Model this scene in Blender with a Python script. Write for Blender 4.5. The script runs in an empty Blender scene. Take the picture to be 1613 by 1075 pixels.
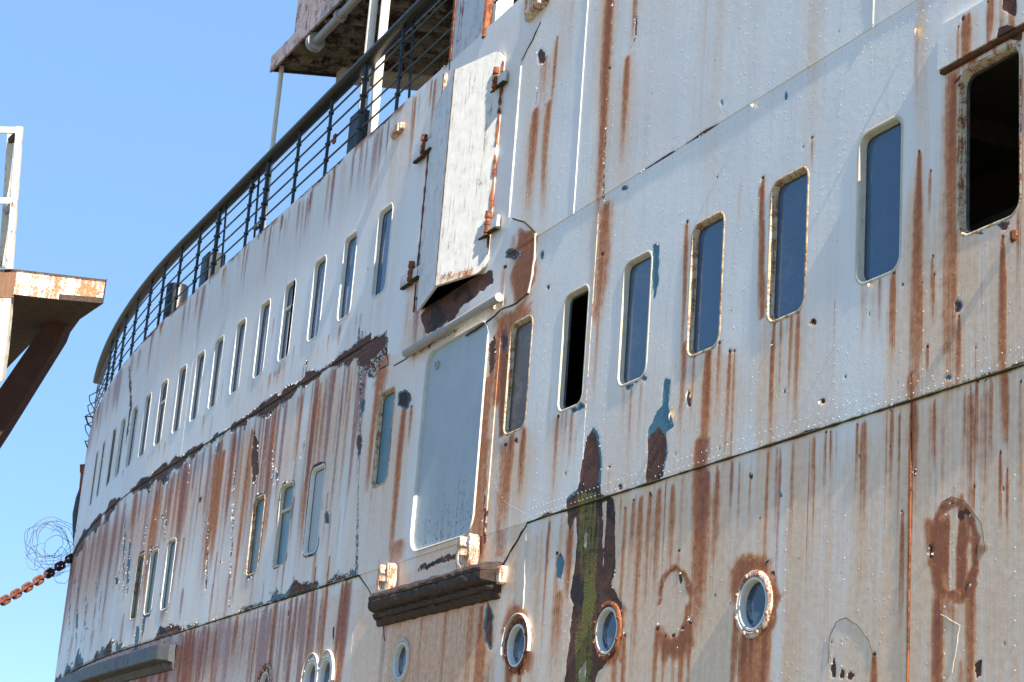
import bpy, bmesh, math, random
import numpy as np
from mathutils import Vector, Matrix
random.seed(4); RNG = np.random.default_rng(11)
SC = bpy.context.scene
C = SC.collection

# ------------------------------------------------------------------ camera, sky, sun, exposure
# world frame: the ship's side runs along X at Y = D, Z up, camera at the origin, ground 2 m below it
F_PX, W_PX = 2937.67, 1613.0
XC = np.array([0.42103765, -0.22099985, -0.87970811])      # world axes in camera coords (x right, y down, z forward)
ZC = np.array([0.07365983, -0.9583294, 0.27600543])
YC = np.cross(ZC, XC)
M = np.array([XC, YC, ZC])
cam_d = bpy.data.cameras.new('camera'); cam = bpy.data.objects.new('camera', cam_d); C.objects.link(cam)
camR, camU, camB = M @ np.array([1., 0, 0]), M @ np.array([0, -1., 0]), M @ np.array([0, 0, -1.])
cam.matrix_world = Matrix(((camR[0], camU[0], camB[0], 0), (camR[1], camU[1], camB[1], 0), (camR[2], camU[2], camB[2], 0), (0, 0, 0, 1)))
cam_d.sensor_width = 36; cam_d.lens = F_PX / W_PX * 36
cam_d.clip_start = .1; cam_d.clip_end = 20000
cam_d.dof.use_dof = True; cam_d.dof.focus_distance = 18.0; cam_d.dof.aperture_fstop = 9.0
SC.camera = cam

SUN_EL, SUN_OUT = math.radians(40), math.sin(math.radians(1.3))
sun_vec = Vector((math.sqrt(1 - math.sin(SUN_EL)**2 - SUN_OUT**2), -SUN_OUT, math.sin(SUN_EL)))
wd = bpy.data.worlds.new('World'); SC.world = wd; wd.use_nodes = True
nt = wd.node_tree; nt.nodes.clear()
sky = nt.nodes.new('ShaderNodeTexSky'); sky.sky_type = 'NISHITA'; sky.sun_disc = False
sky.sun_elevation = SUN_EL; sky.sun_rotation = math.atan2(sun_vec.x, sun_vec.y)
sky.air_density = 0.8; sky.dust_density = 0.2; sky.ozone_density = 5.0; sky.altitude = 800
bg = nt.nodes.new('ShaderNodeBackground'); bg.inputs[1].default_value = 0.107
wo = nt.nodes.new('ShaderNodeOutputWorld')
evn = nt.nodes.new('ShaderNodeMix'); evn.data_type = 'RGBA'; evn.inputs[0].default_value = .80; evn.inputs[7].default_value = (.72, 1.345, 2.27, 1)   # thin haze evens the blue out
nt.links.new(sky.outputs[0], evn.inputs[6]); nt.links.new(evn.outputs[2], bg.inputs[0]); nt.links.new(bg.outputs[0], wo.inputs[0])
sl = bpy.data.lights.new('sun', 'SUN'); sl.energy = 3.8; sl.angle = math.radians(.5); sl.color = (1, .90, .74)
so = bpy.data.objects.new('sun', sl); C.objects.link(so); so.rotation_euler = sun_vec.to_track_quat('Z', 'Y').to_euler()
SC.view_settings.view_transform = 'Standard'; SC.view_settings.look = 'None'
SC.view_settings.exposure = 1.90; SC.view_settings.gamma = 1; SC.view_settings.use_curve_mapping = False

# ------------------------------------------------------------------ hull geometry helpers
D, KC, X0 = 7.9220, .0071, -34.0
def hullY(x):
    x = np.asarray(x, float)
    t = np.maximum(0, X0 - x); y = D + KC * t * t
    t2 = np.maximum(0, -50.5 - x)
    return y + .05 * t2 * t2
def slope(x):
    t = max(0, X0 - x); t2 = max(0, -50.5 - x)
    return -2 * KC * t - .1 * t2                     # dY/dX
def nrm(x):
    s = slope(x); l = math.hypot(1, s); return (s / l, -1 / l)      # outward normal in plan
def P(x, z, off=0.):
    n = nrm(x); return Vector((x + n[0] * off, float(hullY(x)) + n[1] * off, z))
def ray(px, py): return M @ np.array([px - 806.5, py - 537.5, F_PX])
def at(px, py):                                     # pixel of the photograph -> (x, z) on the hull
    d = ray(px, py)
    if d[0] < 0 and -d[0] * D / d[1] < X0 or True:
        d = d / -d[0]; t = D / d[1]
        if -t > X0: return (-t, d[2] * t)
        B = 2 * X0 * KC - d[1]; Cc = D + KC * X0 * X0
        disc = max(0, B * B - 4 * KC * Cc); t = (-B - math.sqrt(disc)) / (2 * KC)
        return (-t, d[2] * t)
def hz(px, py, z): d = ray(px, py); return Vector(d * z / d[2])
def dep(px, py, depth): d = ray(px, py); return Vector(d * depth / F_PX)
def project(X, Y, Z):
    c = np.stack([X, Y, Z], -1) @ M
    return 806.5 + F_PX * c[..., 0] / c[..., 2], 537.5 + F_PX * c[..., 1] / c[..., 2]

def tag(o, label=None, cat=None, group=None, kind=None):
    if label: o['label'] = label
    if cat: o['category'] = cat
    if group: o['group'] = group
    if kind: o['kind'] = kind
    return o
def empty(name, loc=(0, 0, 0)):
    o = bpy.data.objects.new(name, None); o.location = loc; o.empty_display_size = .2; C.objects.link(o); return o
def link(name, me, parent=None, mat=None, loc=None, rz=0):
    o = bpy.data.objects.new(name, me); C.objects.link(o)
    if mat is not None and not me.materials: me.materials.append(mat)
    if parent is not None: o.parent = parent
    if loc is not None: o.location = loc
    if rz: o.rotation_euler = (0, 0, rz)
    return o
def bm_obj(name, bm, mat, parent=None, smooth=False, loc=None, rz=0):
    bmesh.ops.recalc_face_normals(bm, faces=bm.faces)
    me = bpy.data.meshes.new(name); bm.to_mesh(me); bm.free()
    if smooth:
        me.polygons.foreach_set('use_smooth', [True] * len(me.polygons))
        try: me.set_sharp_from_angle(angle=math.radians(40))
        except Exception: pass
    return link(name, me, parent, mat, loc, rz)

def tube(bm, pts, r, n=8, closed=False, cap=True, rr=None):
    pts = [Vector(p) for p in pts]; rings = []; prev = None
    N = len(pts)
    for i, p in enumerate(pts):
        if closed: t = pts[(i + 1) % N] - pts[i - 1]
        else: t = pts[min(i + 1, N - 1)] - pts[max(i - 1, 0)]
        t.normalize()
        if prev is None:
            a = Vector((0, 0, 1)) if abs(t.z) < .9 else Vector((1, 0, 0)); prev = t.cross(a).normalized()
        e1 = (prev - t * prev.dot(t)).normalized(); prev = e1; e2 = t.cross(e1)
        R = rr[i] if rr else r
        rings.append([bm.verts.new(p + (e1 * math.cos(2 * math.pi * k / n) + e2 * math.sin(2 * math.pi * k / n)) * R) for k in range(n)])
    for i in range(N if closed else N - 1):
        A, B = rings[i], rings[(i + 1) % N]
        for k in range(n): bm.faces.new((A[k], A[(k + 1) % n], B[(k + 1) % n], B[k]))
    if cap and not closed: bm.faces.new(rings[0][::-1]); bm.faces.new(rings[-1])
def box(bm, c, ax, ay, az):                          # centre, three half-extent vectors
    c, ax, ay, az = Vector(c), Vector(ax), Vector(ay), Vector(az)
    v = [bm.verts.new(c + ax * i + ay * j + az * k) for i in (-1, 1) for j in (-1, 1) for k in (-1, 1)]
    for f in ((0, 1, 3, 2), (4, 6, 7, 5), (0, 4, 5, 1), (2, 3, 7, 6), (0, 2, 6, 4), (1, 5, 7, 3)): bm.faces.new([v[i] for i in f])
def hbox(bm, x0, x1, z0, z1, o0, o1):                # box on the hull: x range, z range, offsets from the plating
    xs = (x0, x1); q = [bm.verts.new(P(x, z, o)) for x in xs for z in (z0, z1) for o in (o0, o1)]
    for f in ((0, 1, 3, 2), (4, 6, 7, 5), (0, 4, 5, 1), (2, 3, 7, 6), (0, 2, 6, 4), (1, 5, 7, 3)): bm.faces.new([q[i] for i in f])
def bevel(bm, w, seg=2):
    bmesh.ops.bevel(bm, geom=bm.edges[:], offset=w, segments=seg, affect='EDGES', profile=.6, clamp_overlap=True)

# ------------------------------------------------------------------ materials
class NB:
    def __init__(s, name):
        s.m = bpy.data.materials.new(name); s.m.use_nodes = True; s.t = s.m.node_tree; s.t.nodes.clear()
        s.out = s.n('OutputMaterial'); s.b = s.n('BsdfPrincipled'); s.l(s.b.outputs[0], s.out.inputs[0])
    def n(s, k): return s.t.nodes.new('ShaderNode' + k)
    def l(s, a, b): s.t.links.new(a, b)
    def put(s, v, inp):
        if isinstance(v, (int, float, tuple, list)):
            if isinstance(v, (tuple, list)) and len(v) == 3 and inp.type == 'RGBA': v = (*v, 1)
            inp.default_value = v
        else: s.l(v, inp)
    def math(s, op, a, b=0., c=None, clamp=False):
        n = s.n('Math'); n.operation = op; n.use_clamp = clamp; s.put(a, n.inputs[0]); s.put(b, n.inputs[1])
        if c is not None: s.put(c, n.inputs[2])
        return n.outputs[0]
    def mix(s, f, a, b, mode='MIX'):
        n = s.n('Mix'); n.data_type = 'RGBA'; n.blend_type = mode; n.clamp_factor = True
        s.put(f, n.inputs[0]); s.put(a, n.inputs[6]); s.put(b, n.inputs[7]); return n.outputs[2]
    def ramp(s, v, lo, hi, a=0., b=1.):
        n = s.n('MapRange'); n.interpolation_type = 'SMOOTHSTEP'; s.put(v, n.inputs[0]); s.put(lo, n.inputs[1]); s.put(hi, n.inputs[2]); s.put(a, n.inputs[3]); s.put(b, n.inputs[4]); return n.outputs[0]
    def noise(s, vec, sc, det=4, rough=.55, scale3=None, dist=0.):
        if scale3:
            m = s.n('Mapping'); s.l(vec, m.inputs[0]); m.inputs[3].default_value = scale3; vec = m.outputs[0]
        n = s.n('TexNoise'); s.l(vec, n.inputs['Vector']); n.inputs['Scale'].default_value = sc
        n.inputs['Detail'].default_value = det; n.inputs['Roughness'].default_value = rough; n.inputs['Distortion'].default_value = dist
        return n.outputs[0]
    def sep(s, c):
        n = s.n('SeparateColor'); s.l(c, n.inputs[0]); return n.outputs
    def bump(s, h, st, dist, nrm=None):
        n = s.n('Bump'); n.inputs['Strength'].default_value = st; n.inputs['Distance'].default_value = dist; s.l(h, n.inputs['Height'])
        if nrm is not None: s.l(nrm, n.inputs['Normal'])
        return n.outputs[0]
    def uvw(s):
        return s.n('TexCoord').outputs['Object']

PAINT1, PAINT2 = (.84, .81, .765), (.79, .765, .73)
def hull_material():
    k = NB('weathered_white_hull_paint')
    uv = k.n('UVMap'); uv.uv_map = 'UVMap'; uv = uv.outputs[0]
    a1 = k.n('Attribute'); a1.attribute_name = 'wear'; w = k.sep(a1.outputs['Color'])
    a2 = k.n('Attribute'); a2.attribute_name = 'loss'; q = k.sep(a2.outputs['Color'])
    sN = k.noise(uv, 1, 3, .6, (22, .5, 1)); sF = k.noise(uv, 1, 3, .6, (75, 1.3, 1))
    bl = k.noise(uv, 1.3, 5, .6); md = k.noise(uv, 14, 5, .62); fi = k.noise(uv, 70, 3, .6); mid2 = k.noise(uv, 1, 5, .6, (34, 11, 1))
    # paint
    col = k.mix(k.ramp(bl, .35, .65), PAINT1, PAINT2)
    col = k.mix(k.math('MULTIPLY', k.ramp(sN, .5, .72), .22), col, (.56, .53, .46))
    # tan wash
    st = k.math('MULTIPLY', w[0], k.ramp(k.math('ADD', k.math('MULTIPLY', sN, .6), k.math('MULTIPLY', sF, .4)), .28, .62, .5, 1.35), clamp=True)
    col = k.mix(st, col, k.mix(k.ramp(md, .35, .65), (.83, .605, .42), (.77, .515, .32)))
    hal = k.math('MULTIPLY', k.math('MAXIMUM', w[1], k.math('MULTIPLY', w[2], .8)), k.ramp(sF, .2, .6, .45, .95), clamp=True)
    col = k.mix(k.math('MULTIPLY', k.ramp(hal, .0, .7), .75), col, (.66, .35, .17))
    col = k.mix(k.math('MULTIPLY', k.math('MULTIPLY', k.ramp(sF, .54, .70), w[0]), .55), col, (.66, .40, .22))
    # orange-brown rust run
    crisp = lambda m: k.math('MULTIPLY', k.ramp(k.math('ADD', m, k.math('ADD', k.math('MULTIPLY', k.math('SUBTRACT', sF, .5), .75), k.math('MULTIPLY', k.math('SUBTRACT', md, .5), .25))), .14, .66), k.ramp(m, .02, .16))
    rr = crisp(w[1])
    col = k.mix(k.math('MULTIPLY', rr, .92), col, k.mix(k.ramp(md, .35, .68), (.60, .23, .085), (.42, .125, .05)))
    col = k.mix(k.math('MULTIPLY', k.ramp(rr, .45, .8), k.math('MULTIPLY', k.ramp(fi, .56, .66), .6)), col, (.16, .055, .035))
    col = k.mix(k.math('MULTIPLY', k.ramp(w[1], .5, .8), k.ramp(mid2, .60, .68)), col, (.75, .36, .15))
    col = k.mix(k.math('MULTIPLY', k.ramp(k.math('ADD', w[1], k.math('MULTIPLY', k.math('SUBTRACT', sF, .5), .6)), .62, .95), .7), col, (.27, .08, .04))
    # purple-brown run
    dd = crisp(w[2])
    col = k.mix(k.math('MULTIPLY', dd, .88), col, k.mix(k.ramp(md, .3, .7), (.40, .145, .085), (.25, .078, .048)))
    # small random chips
    vor = k.n('TexVoronoi'); vor.feature = 'F1'; k.l(uv, vor.inputs['Vector']); vor.inputs['Scale'].default_value = 4.2
    chd = k.math('ADD', vor.outputs['Distance'], k.math('MULTIPLY', k.math('SUBTRACT', fi, .5), .12))
    chip = k.ramp(chd, .035, .045, 1., 0.)
    chip = k.math('MULTIPLY', chip, k.math('GREATER_THAN', k.sep(vor.outputs['Color'])[0], .86))
    # loss of paint
    pe = k.math('ADD', q[0], k.math('ADD', k.math('MULTIPLY', k.math('SUBTRACT', mid2, .5), .42), k.math('MULTIPLY', k.math('SUBTRACT', fi, .5), .22)))
    pe = k.math('MULTIPLY', pe, k.math('GREATER_THAN', q[0], .02))
    lost = k.ramp(pe, .49, .515); bare = k.ramp(pe, .60, .63)
    metal = k.mix(k.ramp(md, .3, .6), (.045, .024, .022), (.13, .05, .03))
    metal = k.mix(k.ramp(fi, .54, .70), metal, (.30, .11, .045))
    metal = k.mix(k.ramp(mid2, .58, .68), metal, (.09, .075, .08)); metal = k.mix(k.ramp(bl, .55, .62), metal, (.028, .02, .022))
    blue = k.mix(k.ramp(fi, .4, .65), (.10, .27, .37), (.05, .13, .18))
    under = k.mix(q[1], metal, blue)
    bl2 = k.math('MAXIMUM', k.math('MULTIPLY', k.ramp(q[1], .4, .6), k.ramp(pe, .80, .86, 1, 0)), k.ramp(k.math('ADD', q[1], k.math('MULTIPLY', k.math('SUBTRACT', mid2, .5), .35)), .90, .97))
    metal2 = k.mix(bl2, metal, blue)
    col = k.mix(k.math('MULTIPLY', chip, .85), col, k.mix(k.ramp(md, .45, .55), (.07, .04, .03), (.09, .13, .15)))
    col = k.mix(lost, col, k.mix(bare, under, metal2))
    # algae
    mo = k.math('ADD', q[2], k.math('MULTIPLY', k.math('SUBTRACT', k.math('ADD', k.math('MULTIPLY', md, .45), k.math('MULTIPLY', sN, .55)), .53), 2.4))
    mof = k.math('MULTIPLY', k.ramp(mo, .45, .72), k.math('GREATER_THAN', q[2], .03))
    col = k.mix(k.math('MULTIPLY', mof, .85), col, k.mix(k.ramp(fi, .4, .65), (.085, .085, .018), k.mix(k.ramp(sF, .5, .7), (.34, .31, .05), (.46, .28, .07))))
    # fine grime
    col = k.mix(k.math('MULTIPLY', k.ramp(fi, .6, .8), .35), col, (.25, .23, .2), 'MIX')
    k.l(col, k.b.inputs['Base Color'])
    k.l(k.math('ADD', k.math('MULTIPLY', k.math('MAXIMUM', lost, rr), .38), .42, clamp=True), k.b.inputs['Roughness'])
    k.b.inputs['Specular IOR Level'].default_value = .42
    # relief
    v2 = k.n('TexVoronoi'); v2.feature = 'SMOOTH_F1'; k.l(uv, v2.inputs['Vector']); v2.inputs['Scale'].default_value = 16
    v2.inputs['Smoothness'].default_value = .3
    blis = k.math('MULTIPLY', k.ramp(v2.outputs['Distance'], .06, .26, 1, 0), k.math('GREATER_THAN', k.sep(v2.outputs['Color'])[1], .76))
    h = k.math('ADD', k.math('MULTIPLY', blis, .0042), k.math('MULTIPLY', lost, -.0035))
    h = k.math('ADD', h, k.math('MULTIPLY', chip, -.0015))
    h = k.math('ADD', h, k.math('MULTIPLY', k.math('MULTIPLY', fi, lost), .006))
    h = k.math('ADD', h, k.math('MULTIPLY', fi, .0011))
    h = k.math('ADD', h, k.math('MULTIPLY', md, .0022))
    h = k.math('ADD', h, k.math('MULTIPLY', rr, .0012))
    k.l(k.bump(h, .9, 1.0), k.b.inputs['Normal'])
    return k.m
def paint_mat(name, base, rust=.3, rough=.5, alt=None, grime=.3, scale=1., bumpy=.003, spec=.4, rustcol=((.30, .11, .045), (.10, .045, .03)), streak=True):
    k = NB(name); v = k.uvw()
    n1 = k.noise(v, 5 * scale, 6, .65); n2 = k.noise(v, 40 * scale, 4, .6); n3 = k.noise(v, 1, 4, .6, (26 * scale, 26 * scale, 1.6 * scale) if streak else (9 * scale,) * 3)
    col = k.mix(k.ramp(n1, .3, .7), base, alt or tuple(c * .86 for c in base))
    col = k.mix(k.math('MULTIPLY', k.ramp(n3, .52, .72), grime), col, tuple(c * .55 for c in base) if max(base) < .2 else (.34, .29, .23))
    lim = .78 - .5 * rust
    mk = k.math('ADD', k.math('MULTIPLY', n1, .55), k.math('MULTIPLY', n3, .45)); mk = k.math('ADD', mk, k.math('MULTIPLY', k.math('SUBTRACT', n2, .5), .22))
    r1 = k.ramp(mk, lim - .04, lim + .08)
    rc = k.mix(k.ramp(n2, .38, .62), *rustcol)
    col = k.mix(r1, col, rc)
    k.l(col, k.b.inputs['Base Color'])
    k.l(k.math('ADD', k.math('MULTIPLY', r1, .8 - rough if rough < .8 else 0.), rough), k.b.inputs['Roughness'])
    k.b.inputs['Specular IOR Level'].default_value = spec
    h = k.math('ADD', k.math('MULTIPLY', n2, bumpy), k.math('MULTIPLY', r1, k.math('MULTIPLY', n2, bumpy * 2)))
    k.l(k.bump(h, .8, 1.0), k.b.inputs['Normal'])
    return k.m
def glass_mat(name, deep, pat=0., rough=.04, lite=(.08, .16, .26)):
    k = NB(name); v = k.uvw()
    n = k.noise(v, 9, 6, .7, None, .6); n2 = k.noise(v, 30, 4, .7)
    c = k.mix(k.math('MULTIPLY', k.ramp(n, .5, .62), pat), deep, lite)
    c = k.mix(k.math('MULTIPLY', k.ramp(n2, .55, .75), .2), c, tuple(x * 1.6 + .01 for x in deep))
    k.l(c, k.b.inputs['Base Color']); k.b.inputs['Roughness'].default_value = rough; k.b.inputs['IOR'].default_value = 1.52
    w = k.noise(v, 3.0, 2, .5); k.l(k.bump(w, .25, .002), k.b.inputs['Normal'])
    return k.m

HULL = hull_material()
M_CREAM = paint_mat('cream_frame_paint', (.60, .56, .47), .22, .5, (.50, .46, .36), .5, 2.2)
M_CREAM_R = paint_mat('rust_eaten_frame_paint', (.60, .52, .40), .52, .6, (.52, .36, .2), .6, 2.2, rustcol=((.42, .16, .05), (.16, .06, .03)))
M_WHITE = paint_mat('white_frame_paint', (.72, .71, .66), .10, .45, None, .3, 1.6)
M_GASKET = paint_mat('black_window_rubber', (.03, .035, .035), .06, .7, (.10, .11, .11), .3, 4)
M_GLASS = glass_mat('deep_blue_window_glass', (.045, .10, .18), .3, .10, (.075, .14, .225))
M_GLASS_S = glass_mat('salt_filmed_window_glass', (.05, .105, .18), .5, .16, (.10, .165, .24))
M_GLASS_P = glass_mat('flaking_blue_window_film', (.036, .085, .16), .9, .12)
M_TEAL = glass_mat('milky_teal_window', (.10, .22, .27), .25, .3, (.16, .30, .34))
M_BOARD = paint_mat('pale_window_board', (.45, .50, .54), .12, .5, (.40, .47, .52), .2, 1.2)
M_SMOKE = glass_mat('dusty_brown_window_glass', (.10, .085, .075), .7, .35, (.22, .21, .21))
M_BLUEGREY = paint_mat('blue_grey_door_paint', (.26, .325, .365), .10, .38, (.235, .30, .345), .12, .9, .0012, .5)
def door_material():
    k = NB('spotted_blue_grey_door_paint'); v = k.uvw(); z = k.n('SeparateXYZ'); k.l(v, z.inputs[0]); z = z.outputs[2]
    n1 = k.noise(v, 2, 5, .6); n2 = k.noise(v, 32, 5, .65, (1, 1, .5)); n3 = k.noise(v, 1, 4, .6, (14, 14, .8)); low = k.ramp(z, -1.25, .1, .13, 0.)
    col = k.mix(k.ramp(n1, .35, .65), (.39, .46, .49), (.35, .42, .455))
    col = k.mix(k.math('MULTIPLY', k.ramp(n3, .5, .7), .3), col, (.46, .48, .46))
    sp = k.ramp(k.math('ADD', k.math('ADD', n2, k.math('MULTIPLY', n3, .25)), low), .83, .87)
    run = k.ramp(k.math('ADD', n3, low), .66, .78)
    col = k.mix(k.math('MULTIPLY', run, .5), col, (.30, .24, .18)); col = k.mix(sp, col, (.12, .085, .06))
    k.l(col, k.b.inputs['Base Color']); k.b.inputs['Roughness'].default_value = .42
    k.l(k.bump(k.math('ADD', k.math('MULTIPLY', n1, .01), k.math('MULTIPLY', n2, .0012)), .6, 1.), k.b.inputs['Normal']); return k.m
M_BLUEGREY = door_material()
M_RAIL = paint_mat('black_rail_paint', (.009, .014, .018), .10, .4, (.015, .021, .026), .3, 3, .002, .5, ((.09, .045, .03), (.05, .03, .025)))
M_RAILCAP = paint_mat('dark_weathered_handrail', (.008, .011, .013), .14, .38, (.014, .016, .018), .3, 1.2, .003, .5, ((.05, .04, .034), (.02, .017, .014)))
M_DARKRUST = paint_mat('dark_rusted_timber_fender', (.032, .025, .022), .36, .75, (.085, .05, .035), .4, 1.6, .012, .3, ((.13, .055, .03), (.05, .03, .025)))
M_FENDERGREY = paint_mat('grey_blue_painted_rubbing_strake', (.055, .065, .08), .40, .5, (.035, .04, .05), .6, 1.1, .004, .4, ((.17, .075, .05), (.07, .045, .04)))
M_RUST = paint_mat('flaking_orange_rust', (.30, .11, .05), .5, .85, (.20, .07, .035), .2, 2, .006, .2, ((.13, .045, .03), (.07, .035, .03)))
M_RUST_W = paint_mat('rust_with_white_paint_patches', (.70, .60, .50), .56, .7, (.62, .5, .4), .3, 1.5, .005, .3, ((.45, .17, .08), (.28, .10, .055)))
M_CHAIN = paint_mat('red_brown_chain_rust', (.15, .05, .033), .3, .8, (.095, .035, .025), .2, 3, .006, .2)
M_PIPE = paint_mat('grey_pipe_paint', (.36, .35, .34), .14, .5, (.30, .30, .30), .3, 2)
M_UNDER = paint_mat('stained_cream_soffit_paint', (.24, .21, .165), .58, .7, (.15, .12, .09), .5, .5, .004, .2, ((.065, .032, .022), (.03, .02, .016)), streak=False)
M_PINK = paint_mat('rust_washed_white_fascia', (.55, .47, .45), .50, .6, (.5, .36, .33), .5, 1.0, .004, .3, ((.22, .09, .065), (.10, .045, .04)))
M_POST = paint_mat('white_post_paint', (.78, .74, .64), .14, .5, None, .3, 2)
M_POSTR = paint_mat('white_rail_paint_with_rust', (.74, .70, .60), .38, .55, None, .4, 1.4, .004, .3, ((.33, .13, .06), (.10, .05, .04)))
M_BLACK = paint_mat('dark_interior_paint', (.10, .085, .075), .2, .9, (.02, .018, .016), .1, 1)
M_CABIN = paint_mat('grubby_cabin_paint', (.42, .37, .30), .3, .8)
M_WIRE = paint_mat('galvanised_wire', (.10, .09, .085), .2, .6, None, .1, 4)
M_WELD = paint_mat('painted_weld_bead', (.66, .65, .60), .22, .5, None, .5, 3, .003)
M_MOSSY = paint_mat('mossy_black_seam', (.05, .045, .02), .2, .9, (.03, .03, .015), .2, 3, .004, .2, ((.07, .06, .02), (.04, .03, .02)))
M_FLAKE = paint_mat('curling_paint_flake', (.68, .66, .60), .25, .5, None, .5, 9, .001, .4)
M_HATCH = paint_mat('scuffed_white_door_paint', (.74, .72, .68), .33, .5, (.62, .61, .59), .6, 1.6, .004, .4, ((.30, .12, .06), (.12, .07, .05)))

# ------------------------------------------------------------------ the hull grid and its wear maps
cols = []
px = 1660.
while px > 147:
    x, z = at(px, 640); cols.append(x); px -= 2.15
cols = np.array(sorted(cols))
cols = np.concatenate([np.linspace(-56, cols[0] - .12, 34), cols, np.array([-8.6, -7.5, -6, -4, -2, 1, 5, 10])])
BND_U = [-38.55, -32.2, -26.45, -20.62, -18.30, -16.62, -11.32]
BND_M = [-36.2, -29.6, -23.0, -18.3, -16.05, -10.75]
BND_L = [-40.0, -34.3, -28.1, -22.24, -16.85, -10.75]
for b in sorted(set(BND_U + BND_M + BND_L)): cols[np.argmin(abs(cols - b))] = b
cols = np.unique(cols)
ZA, ZB, ZT = 3.53, 6.72, 10.0
zf = [np.linspace(-2.3, 1.3, 10)[:-1], np.linspace(1.3, ZA, 186), np.linspace(ZA, ZB, 266)[1:], np.linspace(ZB, ZT, 274)[1:]]
rows = np.concatenate(zf)
iA, iB = int(np.argmin(abs(rows - ZA))), int(np.argmin(abs(rows - ZB)))
NR, NC = len(rows), len(cols)
GX, GZ = np.meshgrid(cols, rows)
GY = hullY(GX)
PXG, PYG = project(GX, GY, GZ)
mpp = np.abs(np.gradient(cols)) / np.maximum(1e-6, np.abs(np.gradient(PXG[NR // 2])))       # metres per photo pixel along the hull

def vnoise(x, y, seed=0):
    xi = np.floor(x).astype(np.int64); yi = np.floor(y).astype(np.int64); xf = x - xi; yf = y - yi
    def h(a, b):
        v = (a * 374761393 + b * 668265263 + seed * 1442695041) & 0xffffffff
        v = ((v ^ (v >> 13)) * 1274126177) & 0xffffffff
        return ((v ^ (v >> 16)) & 0xffff) / 65535.
    xf = xf * xf * (3 - 2 * xf); yf = yf * yf * (3 - 2 * yf)
    return (h(xi, yi) * (1 - xf) + h(xi + 1, yi) * xf) * (1 - yf) + (h(xi, yi + 1) * (1 - xf) + h(xi + 1, yi + 1) * xf) * yf
def fbm(x, y, o=4, seed=0):
    s = 0; a = 1.; t = 0
    for i in range(o): s = s + a * vnoise(x * 2**i, y * 2**i, seed + i); t += a; a *= .55
    return s / t

CH = {k: np.zeros((NR, NC), np.float32) for k in ('s', 'r', 'd', 'p', 'b', 'm', 'h')}   # stain, rust, dark run, paint loss, blue coat, moss, height
def comb(ch, rs, cs, v):
    A = CH[ch][rs, cs]; CH[ch][rs, cs] = 1 - (1 - A) * (1 - np.clip(v, 0, 1))
def streak_w(x, z0, z1, w, s, ch='r', cone=1., fade=.55, halo=True):
    c0, c1 = np.searchsorted(cols, x - 3 * w * max(1, cone)), np.searchsorted(cols, x + 3 * w * max(1, cone)) + 1
    r0, r1 = np.searchsorted(rows, z1), np.searchsorted(rows, z0 + .03) + 1
    if c1 - c0 < 1 or r1 - r0 < 1: return
    cx = cols[c0:c1][None, :]; cz = rows[r0:r1][:, None]
    t = np.clip((z0 - cz) / max(.01, z0 - z1), 0, 1)
    ww = w * (1 + (cone - 1) * np.sqrt(t)) * (.6 + .4 * np.clip(t * 5, 0, 1)); wob = (vnoise(cz * 1.1 + x * 13, cz * 0 + x * 7.7, 5) - .5) * w * .8
    pr = np.exp(-(np.abs(cx - x + wob) / ww)**2.6)
    al = np.clip((z0 + .03 - cz) / .05, 0, 1) * (1 - t)**fade
    comb(ch, slice(r0, r1), slice(c0, c1), pr * al * s)
    if ch in 'rd' and halo: streak_w(x, z0, z1 - .15 * (z0 - z1), w * 2.3 + .006, s * .62, 's', cone, fade, False)
def S(px, y0, y1, w, s, ch='r', cone=1., fade=.55):       # a run seen in the photograph: top pixel, bottom row, width in px
    if ch == 'd' and px > 700: S(px, y0, y1, w, s, 'r', cone, fade); s *= .40; w *= .6
    x, z0 = at(px, y0); z1 = at(px, y1)[1]
    m = np.interp(x, cols, mpp); streak_w(x, z0, z1, w * .5 * m, s, ch, cone, fade)
    if ch in 'rd' and w < 11 and y0 > 0 and s > .4: poly(ell(px, y0 + 1, 2.2 + w * .12, 3 + w * .2, 7), 'p', .85, 4.5, 1)
def poly(pts, ch='p', s=1., soft=9., ragged=0., zmin=None):      # a patch traced on the plating
    pts = np.array(pts, float); lo, hi = pts.min(0) - 14, pts.max(0) + 14
    m = (PXG > lo[0]) & (PXG < hi[0]) & (PYG > lo[1]) & (PYG < hi[1]) & (GX > -47.5)
    rr, cc = np.nonzero(m)
    if len(rr) == 0: return
    x, y = PXG[rr, cc], PYG[rr, cc]
    if ragged or soft <= 7: 
        ragged = max(ragged, 1.6)
        x = x + (fbm(GX[rr, cc] * 9, GZ[rr, cc] * 9, 3, 3) - .5) * ragged * 2; y = y + (fbm(GX[rr, cc] * 9 + 50, GZ[rr, cc] * 9, 3, 4) - .5) * ragged * 3
    d = np.full(len(x), 1e9); ins = np.zeros(len(x), bool)
    for i in range(len(pts)):
        a, b = pts[i], pts[(i + 1) % len(pts)]; e = b - a
        t = np.clip(((x - a[0]) * e[0] + (y - a[1]) * e[1]) / max(1e-9, e @ e), 0, 1)
        d = np.minimum(d, np.hypot(x - a[0] - t * e[0], y - a[1] - t * e[1]))
        cnd = (a[1] > y) != (b[1] > y)
        ins ^= cnd & (x < (b[0] - a[0]) * (y - a[1]) / (b[1] - a[1] + 1e-12) + a[0])
    sd = np.where(ins, d, -d)
    v = np.clip(.5 + sd / soft, 0, 1) * s
    CH[ch][rr, cc] = np.maximum(CH[ch][rr, cc], v)
def line(pts, w, ch='p', s=1., soft=None):
    L, R = [], []
    for i, p in enumerate(pts):
        ww = w[i] if isinstance(w, (list, tuple)) else w
        L.append((p[0] - ww / 2, p[1])); R.append((p[0] + ww / 2, p[1]))
    poly(L + R[::-1], ch, s, soft or max(3., 1.2 * (w if not isinstance(w, (list, tuple)) else max(w))))
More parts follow.
